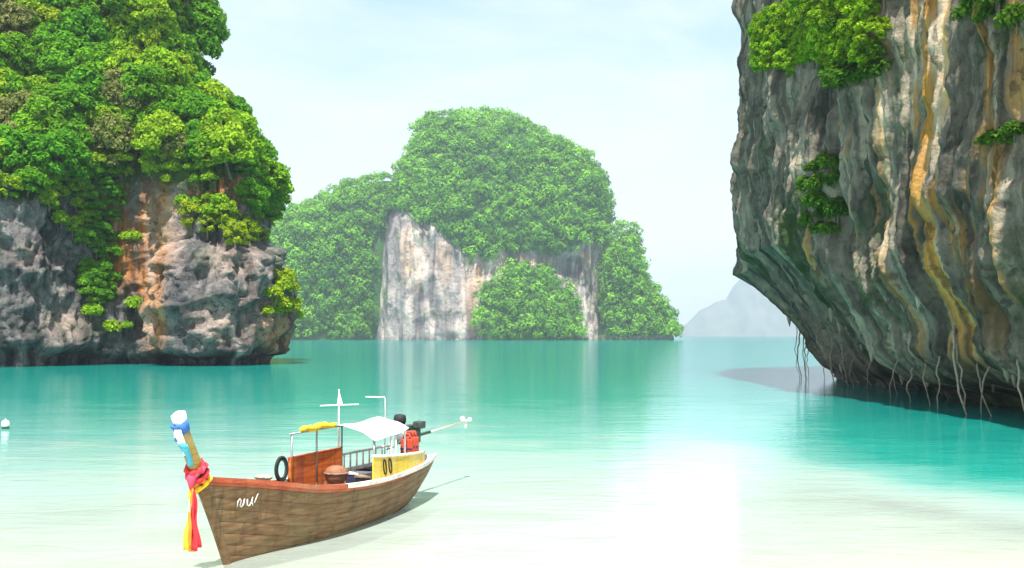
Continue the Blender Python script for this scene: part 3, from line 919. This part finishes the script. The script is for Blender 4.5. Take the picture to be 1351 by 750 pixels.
    N_ /= np.linalg.norm(N_, axis=-1, keepdims=True) + 1e-9
    N_ *= np.sign(np.sum(N_ * out, -1, keepdims=True))
    nr = N_.reshape(-1, 3)
    # area-weighted candidates between grid points
    q = rng.integers(0, len(vv), 90000)
    jit = rng.normal(size=(len(q), 3)) * np.array([1.6, 1.6, 0.9])
    cand = vv[q] + jit
    vw = -cand / np.linalg.norm(cand, axis=1, keepdims=True)
    fc = np.sum(nr[q] * vw, 1)
    okc = (fc > -0.22) & (rk.ravel()[q] < 0.35 + 0.25 * rng.random(len(q))) & (cand[:, 2] > 2.0) & (cavep.ravel()[q] < .2)
    if nm == 'shoulder': okc &= cand[:, 0] < (498 - 675.5) * k_ + 10 * (cand[:, 2] > 105)
    if nm == 'pinnacle': okc &= cand[:, 0] > (800 - 675.5) * k_
    g = place_on(cand, nr[q], 4.9, 2600, okc)
    FC.append(cand[g]); FN.append(nr[q][g])
    # scrub on ledges of the white wall
    okr = (fc > 0.1) & (rk.ravel()[q] > 0.5) & (fbm(cand[:, 0] / 14, cand[:, 2] / 10, 0, 81, 2) > 0.42) & (cand[:, 2] > 5)
    g = place_on(cand, nr[q], 5.0, 50, okr)
    FC.append(cand[g]); FN.append(nr[q][g] * 0.5)
FC, FN = np.concatenate(FC), np.concatenate(FN)
C, N, Zs, T = [], [], [], []
for c, n in zip(FC, FN):
    small = np.linalg.norm(n) < .7
    R = random.choice([random.uniform(2.0, 3.2), random.uniform(2.8, 4.4), random.uniform(4.2, 6.4)]) * (0.45 if small else 1)
    m = int(34 + 15 * R) if not small else 26
    c = c + n * (random.random() ** 2 * 3.5)
    d = rand_dirs(m)
    d = d[np.sum(d * (n * .6 + np.array([0, -.2, .5])), 1) > -0.35]
    base = c + n * R * .35 + np.array([0, 0, R * .5])
    lump = 1 + .28 * np.sin(d[:, 0] * 5 + c[0]) * np.cos(d[:, 2] * 5 + c[2])
    pos = base + d * (R * lump * (0.7 + 0.4 * rng.random(len(d))))[:, None] * np.array([1, 1, .85])
    nn = d + np.array([0, 0, .4]) + rng.normal(size=d.shape) * .26
    nn /= np.linalg.norm(nn, axis=1, keepdims=True)
    C.append(pos); N.append(nn); Zs.append(R ** .6 * (.55 + .4 * rng.random(len(d))))
    T.append(np.clip(np.clip(rng.normal(.46, .36) + .3 * noise(c[0] / 30, c[2] / 30, 0, 82), 0, 1) + rng.normal(0, .13, len(d)), 0, 1))
C, N, Zs, T = map(np.concatenate, (C, N, Zs, T))
v, f = leaf_quads(C, N, Zs)
forest = add_mesh('island_forest', v, f, M_LEAF['island'], None, smooth=False)
set_attr(forest, 'tint', np.repeat(T, 4))
tag(forest, 'dense green jungle covering the island across the bay', None, None, 'stuff')

# ================================================================ far mountain
MD = 6000.0
km = MD / FPX
mx = np.linspace(870, 1240, 120)
ridge = np.interp(mx, [870, 892, 905, 925, 945, 958, 970, 985, 1000, 1015, 1030, 1060, 1100, 1150, 1200, 1240], [0, 3, 18, 36, 47, 50, 70, 84, 74, 60, 52, 40, 46, 30, 14, 0])
ridge = ridge + 2.0 * fbm(mx / 9, 0, 0, 91, 3) * sstep(0, 20, ridge)
tt = np.linspace(-1, 1, 41)
Xm, Tm = np.meshgrid((mx - 675.5) * km, tt, indexing='ij')
rz = np.maximum(ridge, 0)[:, None] * km
Zm = rz * (1 - np.abs(Tm) ** 1.5) * (1 + .12 * fbm(Xm / 90, Tm * 4, 0, 92, 3) * np.abs(Tm)) - 6
Ym = MD + Tm * (260 + 0.6 * rz)
k = NT('far_forest')
c = k.mix(k.noise(k.pos(), 0.012, 6, .6), (0.03, 0.07, 0.03), (0.22, 0.21, 0.18))
M_FAR = k.done(k.bsdf(c, .95, None, .1))
mt = add_mesh('mountain', np.stack([Xm, Ym, Zm], -1).reshape(-1, 3), grid_faces(*Xm.shape), M_FAR)
tag(mt, 'hazy blue mountain on the horizon beyond the island', None, None, 'structure')
# ================================================================ the long-tail boat
HEAD = Vector((-0.345, -0.94, 0)).normalized()
boat = empty('longtail_boat', (-5.0, 17.7, 0.0), (0, 0, math.atan2(HEAD.y, HEAD.x)))
boat.scale = (.925, 1, 1)
tag(boat, 'brown wooden long-tail boat with tall prow and white canopy in the shallows', 'boat')

def wood(name, c1, c2, c3, wear=(0.55, 0.5, 0.42), wearf=0.25, rough=0.75):
    k = NT(name)
    v = k.obj()
    g = k.noise(v, 3.0, 7, .65, .6, (.35, 3, 5))
    b = k.noise(v, 1.1, 4, .6)
    c = k.ramp(g, [(.32, c1), (.5, c2), (.68, c3)])
    c = k.mix(k.math('MULTIPLY', k.rng(b, .45, .75), wearf), c, wear)
    drip = k.noise(v, 2.2, 5, .65, .3, (2.6, 2.6, .35))
    c = k.mix(k.rng(drip, .52, .72, 0, .55), c, tuple(x * .45 for x in c1))
    gr = k.noise(v, 14, 5, .7, .2, (.2, 1, 1.6))
    return k.done(k.bsdf(c, rough, k.bump(k.math('ADD', g, k.math('MULTIPLY', gr, .6)), .3, .008), .3))
M_HULL = wood('hull_wood', (.115, .058, .026), (.19, .105, .05), (.27, .165, .085), (.17, .16, .075), .6)
M_REDP = wood('red_paint', (.28, .05, .025), (.40, .085, .035), (.46, .14, .06), (.4, .3, .2), .4)
M_ORAN = wood('orange_board', (.34, .055, .015), (.52, .11, .02), (.62, .20, .05), (.5, .3, .14), .25, .5)
M_WHITE = wood('white_paint', (.52, .48, .42), (.72, .70, .65), (.78, .76, .72), (.48, .40, .32), .45, .6)
M_YELL = wood('yellow_board', (.50, .33, .03), (.70, .47, .04), (.74, .52, .06), (.62, .55, .38), .5, .55)
M_DECK = wood('deck_wood', (.09, .05, .035), (.18, .11, .075), (.28, .19, .13))
M_PROW = wood('prow_wood', (.20, .14, .03), (.33, .24, .055), (.42, .32, .10))
M_BLUE = simple('blue_cloth', (.05, .16, .50), .85, .25, 9, bump=.3)
M_CYAN = simple('aqua_cloth', (.08, .42, .55), .85, .2, 9, bump=.3)
M_CLW = simple('white_cloth', (.82, .82, .80), .85, .06, 9, bump=.3)
M_RED = simple('red_cloth', (.62, .03, .04), .8, .25, 9, bump=.3)
M_PINK = simple('pink_cloth', (.55, .06, .12), .8, .25, 9, bump=.3)
M_YCL = simple('yellow_cloth', (.85, .55, .03), .8, .2, 9, bump=.3)
M_OCL = simple('orange_cloth', (.85, .22, .03), .8, .2, 9, bump=.3)
M_BLACK = simple('black_rubber', (.02, .02, .022), .7, .3, 8)
M_STEEL = simple('grey_steel', (.30, .31, .31), .4, .2, 8, .5, .6)
M_ENG = simple('engine_iron', (.035, .05, .04), .5, .4, 10, .5)
M_VEST = simple('life_vest', (.46, .06, .03), .75, .2, 10)
M_BRASS = simple('brass', (.62, .55, .40), .45, .2, 8, .5, .5)
M_NAVY = simple('navy_seat', (.03, .035, .09), .8, .3, 8)
M_JUTE = simple('clay_brown', (.27, .12, .07), .85, .25, 8, bump=.4)

XS = [-8.7, -7.6, -6.4, -5.0, -4.0, -3.0, -2.0, -1.0, -.3, .35, .86]
BB = [.34, .56, .72, .82, .85, .81, .69, .47, .29, .14, .035]
GG = [1.02, .95, .93, .93, .96, 1.02, 1.12, 1.30, 1.42, 1.52, 1.60]
KK = [.30, .02, -.20, -.32, -.34, -.32, -.27, -.17, -.08, -.03, .0]
def cub(t, T, Y):
    t = np.atleast_1d(np.asarray(t, float)); T, Y = np.asarray(T, float), np.asarray(Y, float)
    m = np.gradient(Y, T)
    i = np.clip(np.searchsorted(T, t) - 1, 0, len(T) - 2)
    h = T[i + 1] - T[i]; u = (t - T[i]) / h
    return (2*u**3-3*u**2+1)*Y[i] + (u**3-2*u**2+u)*h*m[i] + (-2*u**3+3*u**2)*Y[i+1] + (u**3-u**2)*h*m[i+1]
def hull(t, v, side=1, offm=0.0):
    """t: 0 stern .. 1 bow, v: 0 keel .. 1 gunwale; side +1 is port"""
    xg = XS[0] + (XS[-1] - XS[0]) * t
    b = float(cub(xg, XS, BB)[0]) ; g = float(cub(xg, XS, GG)[0]); kz = float(cub(xg, XS, KK)[0])
    fore = max(0, (t - .55) / .45); aft = max(0, (.25 - t) / .25)
    pz = 1.25 - .25 * fore
    z = kz + (g - kz) * v ** pz
    pw = .46 + .42 * fore ** 1.4 + .1 * aft
    y = .03 + (b - .03) * v ** pw
    rake = .86 * fore ** 3 * (1 - (z - kz) / (g - kz)) + .0
    x = xg - rake + aft ** 2 * .55 * (1 - v)
    return Vector((x, side * (y + offm), z))
def hn(t, v, side):
    e = 1e-3
    a = hull(min(t + e, 1), v, side) - hull(max(t - e, 0), v, side); b = hull(t, min(v + e, 1), side) - hull(t, max(v - e, 0), side)
    n = a.cross(b).normalized()
    return n if n.y * side > 0 else -n
TS = [i / 44 for i in range(45)]
NP = 8
ved = [0, .10, .23, .37, .51, .65, .79, .925, 1.0]
hb = empty('hull', (0, 0, 0)); hb.parent = boat
for side in (1, -1):
    for j in range(NP):
        v0, v1 = ved[j], ved[j + 1]
        rows = []
        for t in TS:
            r = []
            for q, lift in ((0, .006), (.05, .011), (.5, .011), (.95, .010), (1, .004)):
                v_ = v0 + (v1 - v0) * q
                r.append(hull(t, v_, side) + hn(t, v_, side) * lift)
            rows.append(r if side == -1 else r[::-1])
        m = M_REDP if j == NP - 1 else M_HULL
        MB().sheet(rows, .03).build('plank', m, hb, True)
# transom
rw = [[hull(0, v, -1) for v in np.linspace(0, 1, 8)], [hull(0, v, 1) for v in np.linspace(0, 1, 8)]]
MB().sheet(rw, .03).build('transom', M_WHITE, hb)
# gunwale rails: red brown forward, white aft
for side in (1, -1):
    for t0, t1, m in ((.0, .60, M_WHITE), (.603, .985, M_REDP)):
        ts = np.linspace(t0, t1, 26)
        sec = []
        for t in ts:
            p = hull(t, 1, side)
            w = .055
            sec.append([p + Vector((0, side * w * .7, -.055)), p + Vector((0, side * w * .7, .03)), p + Vector((0, -side * w, .03)), p + Vector((0, -side * w, -.055)), p + Vector((0, side * w * .7, -.055))])
        if side == -1: sec = [s[::-1] for s in sec]
        MB().sheet(sec).build('gunwale', m, boat)
# ribs inside, thwarts, deck
for i in range(22):
    t = .10 + i * .0375
    for side in (1, -1):
        pts_ = [hull(t, v, side) - hn(t, v, side) * .045 for v in (.12, .3, .5, .7, .85, .97)]
        MB().tube(pts_, .026, 5).build('rib', M_WHITE if i > 12 else M_DECK, boat)
for i in range(15):
    t = .12 + i * .05
    p = hull(t, .42, 1)
    if t < .84: MB().box((p.x, 0, p.z), (.34, 2 * p.y - .16, .03)).build('floor_board', M_DECK, boat, bevel=.004)
for t in (.70, .76):
    p = hull(t, .86, 1)
    MB().box((p.x, 0, p.z), (.22, 2 * p.y - .1, .035)).build('thwart', M_DECK, boat, bevel=.005)
for i in range(7):   # fore deck boards
    t = .832 + i * .0225
    a, b = hull(t, .965, 1), hull(min(t + .0215, .99), .965, 1)
    MB().sheet([[Vector((a.x, -a.y + .02, a.z)), Vector((a.x, a.y - .02, a.z))], [Vector((b.x, -b.y + .02, b.z)), Vector((b.x, b.y - .02, b.z))]], .025).build('deck_board', simple('pale_deck', (.52, .42, .36), .8, .2, 5) if i == 0 else bpy.data.materials['pale_deck'], boat)
# stem and prow
stem = [(-.03, -.10, .10), (.02, .0, .12), (.34, .62, .15), (.66, 1.18, .17), (.88, 1.55, .20), (1.06, 1.86, .205), (1.25, 2.18, .185), (1.40, 2.45, .17), (1.48, 2.62, .165)]
def stem_sec(x, z, w, th, dirx=None):
    return w, th
def prow_piece(seq, thick, name, mat, grow=0.0, parent=boat):
    rows = []
    for i, (x, z, w) in enumerate(seq):
        a = seq[max(i - 1, 0)]; b = seq[min(i + 1, len(seq) - 1)]
        t = Vector((b[0] - a[0], 0, b[1] - a[1])).normalized()
        n = Vector((t.z, 0, -t.x))
        c = Vector((x, 0, z)) - n * (w * .18)
        hw, ht = w * .62 + grow, thick[i] + grow
        ring = []
        for k_a in range(13):
            th = 2 * math.pi * k_a / 12
            cs, sn = math.cos(th), math.sin(th)
            ring.append(c + n * (hw * math.copysign(abs(cs) ** .6, cs)) + Vector((0, 1, 0)) * (ht * math.copysign(abs(sn) ** .6, sn)))
        rows.append(ring)
    o = MB().sheet(rows)
    n = len(o.v) - 13
    o.f.append(list(range(12))); o.f.append([n + i for i in range(12)][::-1])
    return o.build(name, mat, parent, True)
prow_piece(stem[:5], [.055, .06, .065, .07, .075], 'stem', M_HULL)
prow_piece(stem[4:], [.075, .08, .082, .085, .09], 'prow_post', M_PROW, .002)
prow_piece([(1.452, 2.56, .19), (1.485, 2.635, .195), (1.515, 2.70, .19), (1.518, 2.706, .165)], [.102, .104, .102, .085], 'prow_cap', M_CLW)
prow_piece([(1.375, 2.40, .185), (1.42, 2.50, .195), (1.462, 2.585, .195)], [.10, .105, .105], 'cap_band', M_BLUE)

# cloth garland tied around the prow
gar = empty('prow_garland', (0, 0, 0))
gar.matrix_world = boat.matrix_basis.copy()
gar.location = boat.location; gar.rotation_euler = boat.rotation_euler.copy(); gar.scale = boat.scale.copy()
tag(gar, 'red pink and yellow cloth garland tied around the boat prow', 'garland')
def along(s):
    s = s * (len(stem) - 1); i = min(int(s), len(stem) - 2); f = s - i
    return [stem[i][q] * (1 - f) + stem[i + 1][q] * f for q in range(3)]
for s0, m, g, tilt in ((.475, M_YCL, .045, .06), (.515, M_OCL, .04, .03), (.545, M_RED, .06, -.02), (.575, M_PINK, .055, .03), (.60, M_RED, .045, -.03)):
    x, z, w = along(s0)
    ring = []
    for q in range(25):
        th = 2 * math.pi * q / 24
        r1, r2 = w * .62 + g, .08 + g
        cs, sn = math.cos(th), math.sin(th)
        ring.append((x - .03 + r1 * cs * .86 + .01 * math.sin(5 * th), r2 * sn * 1.05, z - r1 * cs * .5 + tilt * sn + .012 * math.sin(7 * th + s0 * 90)))
    MB().tube(ring, [.043 + .014 * math.sin(q * 1.9 + s0 * 50) for q in range(25)], 8).build('sash', m, gar, True)
kx, kz_ = 1.12, 1.62
MB().tube([(1.07, .02, 1.74), (1.14, .03, 1.62), (1.13, .03, 1.50), (1.12, .03, 1.44)], [.05, .085, .05, .028], 9).build('knot', M_PINK, gar, True)
for i, (m, dy, dx, ln, wd) in enumerate(((M_RED, .07, .015, 1.02, .055), (M_OCL, .03, -.02, 1.05, .05), (M_YCL, -.035, .01, 1.02, .055), (M_RED, .10, -.02, .98, .05), (M_OCL, -.01, .03, 1.0, .05), (M_CLW, -.075, 0, .86, .035))):
    rows = []
    for q in range(15):
        f = q / 14
        c = Vector((1.12 + dx * f * 1.6 + .012 * math.sin(f * 7 + i), .03 + dy * (.25 + f * .9) + .02 * math.sin(f * 9 + i * 2), 1.47 - ln * f))
        w_ = wd * (.35 + .9 * f)
        a = .5 + i * .9 + f * .6
        d = Vector((math.cos(a) * w_ * .6, math.sin(a) * .25 * w_ + w_ * .9, 0))
        rows.append([c - d, c + Vector((.02 * math.sin(f * 6 + i), 0, 0)), c + d])
    MB().sheet(rows, .006).build('ribbon', m, gar, True)
# blue, white and aqua scarf hanging in front of the prow post
scf = empty('prow_scarf'); scf.location = boat.location; scf.rotation_euler = boat.rotation_euler.copy(); scf.scale = boat.scale.copy()
tag(scf, 'white and aqua scarf hanging down the front of the boat prow', 'scarf')
for i, (m, z0, z1, o_) in enumerate(((M_CLW, 2.46, 2.02, .0), (M_CYAN, 2.22, 1.84, .03), (M_BLUE, 2.52, 2.26, -.03))):
    rows = []
    for q in range(9):
        f = q / 8
        z = z0 + (z1 - z0) * f
        xc = np.interp(z, [s[1] for s in stem], [s[0] for s in stem]) + .15 + .02 * math.sin(f * 6 + i)
        w_ = .075 + .02 * math.sin(f * 5 + i)
        rows.append([Vector((xc - .05, -w_ + o_, z)), Vector((xc + .02, o_, z)), Vector((xc - .05, w_ + o_, z))])
    MB().sheet(rows, .01).build('cloth', m, scf, True)

# white writing on the port bow
mkp = MB()
def hull_pt(xm, zm):
    t, v = .9, .7
    for _ in range(30):
        p = hull(t, v, 1)
        t = min(.99, max(.6, t + .6 * (xm - p.x) / 9.5)); v = min(.99, max(.2, v + .6 * (zm - p.z) / 1.5))
    return hull(t, v, 1) + hn(t, v, 1) * .024
strokes = [[(.20, 1.02), (.19, 1.14), (.15, 1.18), (.11, 1.14), (.12, 1.04), (.08, 1.00), (.03, 1.05), (.02, 1.17)],
           [(-.06, 1.15), (-.08, 1.02), (-.14, 1.00), (-.19, 1.06), (-.20, 1.18)], [(-.19, 1.08), (-.24, 1.00)],
           [(-.33, 1.24), (-.27, 1.04)]]
lt = MB()
for st in strokes:
    lt.tube([hull_pt(x * .85 - .2, z * .85 + .13) for x, z in st], .012, 6)
lt.build('lettering', M_WHITE, hb, True)

# side boards
def rail_pt(x, side, inn=0.03):
    t = (x - XS[0]) / (XS[-1] - XS[0]); p = hull(t, 1, side)
    return Vector((p.x, p.y - side * inn, p.z))
xs_ = np.linspace(-3.35, -5.6, 8)
bw = (xs_[0] - xs_[-1]) / 7
for i in range(7):    # far side board of upright planks, orange red
    x0, x1 = xs_[i], xs_[i + 1] + .008
    a, b = rail_pt(x0, -1, .10), rail_pt(x1, -1, .10)
    MB().sheet([[Vector((a.x, a.y, .60)), Vector((a.x, a.y, 1.45))], [Vector((b.x, b.y, .60)), Vector((b.x, b.y, 1.45))]], .028).build('board', M_ORAN if i not in (0, 1) else M_REDP if i else M_ORAN, boat)
MB().tube([rail_pt(-3.30, -1, .085) + Vector((0, 0, 1.46 - rail_pt(-3.30, -1).z)), rail_pt(-5.62, -1, .085) + Vector((0, 0, 1.46 - rail_pt(-5.62, -1).z))], .022, 6).build('board_cap', M_REDP, boat)
MB().box((-3.36, rail_pt(-3.36, -1, .10).y, 1.02), (.05, .07, .90)).build('board_post', M_ORAN, boat)
# near side yellow board and white top rail
xs_ = np.linspace(-4.15, -7.5, 6)
for i in range(5):
    rows = []
    for x in np.linspace(xs_[i], xs_[i + 1] + .006, 4):
        p = rail_pt(x, 1, .02); hgt = np.interp(x, [-7.5, -4.15], [.26, .50])
        rows.append([p + Vector((0, 0, .02)), p + Vector((0, 0, hgt))])
    MB().sheet(rows, .03).build('side_board', M_YELL, boat)
tp = []
for x in np.linspace(-4.15, -7.5, 12):
    p = rail_pt(x, 1, .035); tp.append(p + Vector((0, 0, np.interp(x, [-7.5, -4.15], [.28, .52]))))
MB().tube(tp, .032, 6).build('top_rail', M_WHITE, boat, True)
for x0 in (-4.72, -5.02):   # dark painted zeros
    ring = []
    for q in range(21):
        th = 2 * math.pi * q / 20
        xx = x0 + .075 * math.cos(th) + .04 * math.sin(th)
        p = rail_pt(xx, 1, .02)
        ring.append(p + Vector((0, .008, .25 + .16 * math.sin(th))))
    MB().tube(ring, .018, 6).build('painted_zero', M_BLACK, boat, True)
# canopy frame
fr_pts = [(-3.40, -.72, 1.95), (-4.5, -.74, 1.95), (-5.6, -.70, 1.95)]
for (x, y, z) in fr_pts:
    MB().tube([(x, y, .85), (x, y, z)], .022, 6).build('post', M_STEEL, boat, True)
for (x, y, z) in ((-4.35, .74, 1.80), (-5.2, .74, 1.83), (-5.45, .73, 1.84), (-6.1, .66, 1.88), (-7.0, -.55, 2.0)):
    MB().tube([(x, y, .9), (x, y, z)], .024, 6).build('post', M_STEEL if x > -5 else M_WHITE, boat, True)
MB().tube([(-3.3, -.72, 1.95), (-5.6, -.70, 1.95), (-7.05, -.55, 2.0)], .018, 6).build('frame_rail', M_STEEL, boat, True)
ca = [(-5.35, -.72, 1.97), (-4.25, .80, 1.80), (-6.15, .74, 1.90), (-7.15, -.58, 2.03)]
rows = []
for i in range(13):
    f = i / 12
    r = []
    for j in range(13):
        g = j / 12
        a = Vector(ca[0]).lerp(Vector(ca[3]), f); b = Vector(ca[1]).lerp(Vector(ca[2]), f)
        p = a.lerp(b, g)
        p.z += .06 * 4 * g * (1 - g) - .035 * 4 * f * (1 - f) + .012 * math.sin(9 * f + 4 * g) + .01 * math.sin(11 * g)
        r.append(p)
    rows.append(r)
MB().sheet(rows, .012).build('canopy', M_CLW, boat, True)
ya = []
for i in range(14):
    f = i / 13
    ya.append((-3.75 - 1.55 * f, -.71 + .02 * math.sin(f * 9), 2.01 + .02 * math.sin(f * 13)))
MB().tube(ya, [.045 + .03 * math.sin(math.pi * i / 13) + .012 * math.sin(i * 2.3) for i in range(14)], 9).build('rolled_awning', M_YCL, boat, True)
# far side rail with white balusters
MB().tube([rail_pt(x, -1, .03) + Vector((0, 0, .36)) for x in np.linspace(-5.7, -7.8, 8)], .03, 6).build('back_rail', M_WHITE, boat, True)
for x in np.linspace(-5.8, -7.7, 8):
    p = rail_pt(x, -1, .03)
    MB().tube([p, p + Vector((0, 0, .36))], .024, 6).build('baluster', M_WHITE, boat, True)
for x in (-5.9, -6.5, -7.1):
    MB().box((x, 0, .88), (.28, 1.0, .04)).build('bench_board', M_NAVY, boat, bevel=.006)
# mast with white pennant and cross arm, second T pole
mst = empty('signal_mast'); mst.location = boat.location; mst.rotation_euler = boat.rotation_euler.copy(); mst.scale = boat.scale.copy()
tag(mst, 'thin white mast with cross arm and white pennant above the canopy', 'mast')
MB().tube([(-5.5, -.73, 1.4), (-5.5, -.73, 2.78)], [.024, .014], 7).build('pole', M_WHITE, mst, True)
MB().tube([(-5.15, -1.02, 2.42), (-5.85, -.40, 2.43)], .014, 6).build('cross_arm', M_WHITE, mst, True)
MB().sheet([[Vector((-5.5, -.73, 2.75)), Vector((-5.5, -.73, 2.76))], [Vector((-5.56, -.66, 2.43)), Vector((-5.46, -.76, 2.43))]], .01).build('pennant', M_CLW, mst)
tm = empty('antenna_pole'); tm.location = boat.location; tm.rotation_euler = boat.rotation_euler.copy(); tm.scale = boat.scale.copy()
tag(tm, 'slim white pole with short bent top arm behind the canopy', 'pole')
MB().tube([(-7.3, -.42, 1.0), (-7.3, -.42, 2.48), (-7.26, -.46, 2.52)], .014, 6).build('pole', M_WHITE, tm, True)
MB().tube([(-7.30, -.42, 2.51), (-6.95, -.78, 2.53)], .016, 6).build('top_arm', M_WHITE, tm, True)

# long-tail engine
en = empty('longtail_engine'); en.location = boat.location; en.rotation_euler = boat.rotation_euler.copy(); en.scale = boat.scale.copy()
tag(en, 'dark engine with long propeller shaft mounted on the boat stern', 'engine')
MB().tube([(-8.1, -.05, .75), (-8.1, -.05, 1.35)], .05, 8).build('swivel_post', M_STEEL, en, True)
MB().box((-8.0, -.10, 1.52), (.62, .40, .34)).build('engine_block', M_ENG, en, bevel=.03)
MB().box((-7.98, -.10, 1.74), (.5, .2, .12)).build('valve_cover', M_ENG, en, bevel=.02)
MB().lathe([(.0, -.06), (.16, -.06), (.17, 0), (.16, .06), (0, .06)], 18, (-7.62, -.10, 1.55), 'x').build('fan_housing', M_STEEL, en, True)
MB().tube([(-8.05, -.3, 1.6), (-8.0, -.42, 1.75), (-8.05, -.46, 1.95), (-8.22, -.46, 2.0)], .05, 8).build('exhaust_pipe', M_ENG, en, True)
MB().lathe([(0, -.13), (.12, -.12), (.14, 0), (.12, .12), (0, .13)], 16, (-7.95, -.32, 1.93), 'y').build('air_filter', M_BLACK, en, True)
MB().box((-8.15, .12, 1.80), (.30, .24, .18)).build('fuel_tank', M_ENG, en, bevel=.03)
MB().tube([(-7.7, -.1, 1.5), (-7.2, -.12, 1.35), (-6.8, -.12, 1.32)], .02, 6).build('tiller', M_STEEL, en, True)
MB().tube([(-8.3, -.08, 1.50), (-9.2, -.04, 1.53)], [.045, .04], 8).build('shaft_housing', M_ENG, en, True)
MB().tube([(-9.2, -.04, 1.53), (-11.6, .0, 1.62)], .024, 8).build('shaft', M_BRASS, en, True)
pr = MB().lathe([(.02, -.1), (.05, -.06), (.05, .05), (.02, .09)], 10, (-11.66, 0, 1.62), 'x').build('propeller_hub', M_BRASS, en, True)
for b in range(3):
    a = b * 2.094 + .4
    u_, w_ = Vector((0, math.cos(a), math.sin(a))), Vector((.5, -math.sin(a) * .86, math.cos(a) * .86))
    c0 = Vector((-11.66, 0, 1.62))
    rows = [[c0 + u_ * r - w_ * wd, c0 + u_ * r, c0 + u_ * r + w_ * wd] for r, wd in ((.04, .025), (.10, .06), (.15, .065), (.19, .03))]
    MB().sheet(rows, .008).build('blade', M_CLW, pr, True)

# things aboard
def aboard(name, label, cat, group=None):
    o = empty(name); o.location = boat.location; o.rotation_euler = boat.rotation_euler.copy(); o.scale = boat.scale.copy()
    return tag(o, label, cat, group)
for i, (x, y, z) in enumerate(((-6.75, .42, 1.40), (-7.05, .36, 1.42), (-7.35, .30, 1.40))):
    o = aboard('life_jacket', 'orange red life jacket hanging under the canopy near the stern', 'life jacket', 'life jackets at the stern')
    for sy in (-1, 1):
        MB().box((x, y + sy * .085, z), (.10, .14, .38)).build('panel', M_VEST, o, bevel=.03)
    MB().box((x, y, z - .04), (.112, .30, .04)).build('belt', M_NAVY, o, bevel=.005)
    MB().tube([(x, y - .09, z + .18), (x, y - .06, z + .30), (x, y + .06, z + .30), (x, y + .09, z + .18)], .03, 7).build('collar', M_VEST, o, True)
o = aboard('wicker_basket', 'round brown basket beside the orange board', 'basket')
MB().lathe([(0, 0), (.17, .0), (.24, .10), (.26, .22), (.22, .32), (.12, .37), (0, .38)], 20, (-4.75, -.38, .78)).build('bowl', M_JUTE, o, True)
ring = [(-4.75 + .26 * math.cos(2 * math.pi * q / 20), -.38 + .26 * math.sin(2 * math.pi * q / 20), 1.0) for q in range(21)]
MB().tube(ring, .022, 6).build('rim', M_DECK, o, True)
o = aboard('rubber_tyre', 'black tyre standing upright against the far gunwale near the orange board', 'tyre')
ring = [(-3.0 + .16 * math.cos(2 * math.pi * q / 24), -.72 - .04 * math.cos(2 * math.pi * q / 24), 1.27 + .24 * math.sin(2 * math.pi * q / 24)) for q in range(25)]
MB().tube(ring, .032, 8, False).build('tread', M_BLACK, o, True)
ring = [(-3.0 + .115 * math.cos(2 * math.pi * q / 24), -.72 - .03 * math.cos(2 * math.pi * q / 24), 1.27 + .19 * math.sin(2 * math.pi * q / 24)) for q in range(25)]
MB().tube(ring, .022, 6, False).build('bead', M_ENG, o, True)
o = aboard('rope_coil', 'pale mooring rope coiled on the fore part of the boat', 'rope')
rp_ = [(-1.2 + (.12 + .004 * q / 3) * math.cos(q * .6), -.02 + (.12 + .004 * q / 3) * math.sin(q * .6), 1.31 + .0016 * q) for q in range(44)]
MB().tube(rp_, .016, 6).build('coil', M_BRASS, o, True)
for i, (x, y) in enumerate(((-5.1, .25), (-5.5, -.2))):
    o = aboard('storage_crate', ('dark crate with lid on the boat floor under the canopy', 'dark blue cool box on the boat floor behind the basket')[i], 'crate')
    MB().box((x, y, .72), (.36, .5, .34)).build('body', (M_BLACK, M_NAVY)[i], o, bevel=.015)
    MB().box((x, y, .915), (.39, .53, .045)).build('lid', (M_DECK, M_WHITE)[i], o, bevel=.008)

# small float near the beach
bo = empty('mooring_float', (-21.75, 43.0, 0))
bo.scale = (.8, .8, .8)
tag(bo, 'small white mooring float with dark weedy underside', 'float')
MB().lathe([(0, .02), (.10, .03), (.19, .14), (.21, .27), (.17, .40), (.08, .47), (0, .48)], 18).build('float_body', M_CLW, bo, True)
MB().lathe([(0, -.20), (.10, -.17), (.16, -.04), (.195, .135), (.0, .135)], 18).build('weed_band', simple('weed', (.02, .06, .035), .9, .3, 9), bo, True)
MB().tube([(0, 0, .46), (.03, 0, .56), (-.03, 0, .60), (-.03, 0, .50), (0, 0, .46)], .018, 6).build('ring', M_STEEL, bo, True)
MB().tube([(0, 0, -.15), (.2, .1, -.45), (.5, .2, -.75)], .02, 6).build('mooring_line', M_BRASS, bo, True)

# ================================================================ haze
hz = MB().box((0, 0, 186), (2 * (FAR + 60), 2 * (FAR + 60), 2 * 200)).build('haze', None)
k = NT('sea_air')
pv = k.n('VolumePrincipled')
pv.inputs['Color'].default_value = (0.66, 0.83, 1.0, 1)
pv.inputs['Density'].default_value = 0.00019
pv.inputs['Anisotropy'].default_value = 0.15
k.link(pv.outputs[0], k.out.inputs['Volume'])
hz.data.materials.clear(); hz.data.materials.append(k.m)
tag(hz, 'bright sea haze that pales the far land', None, None, 'stuff')
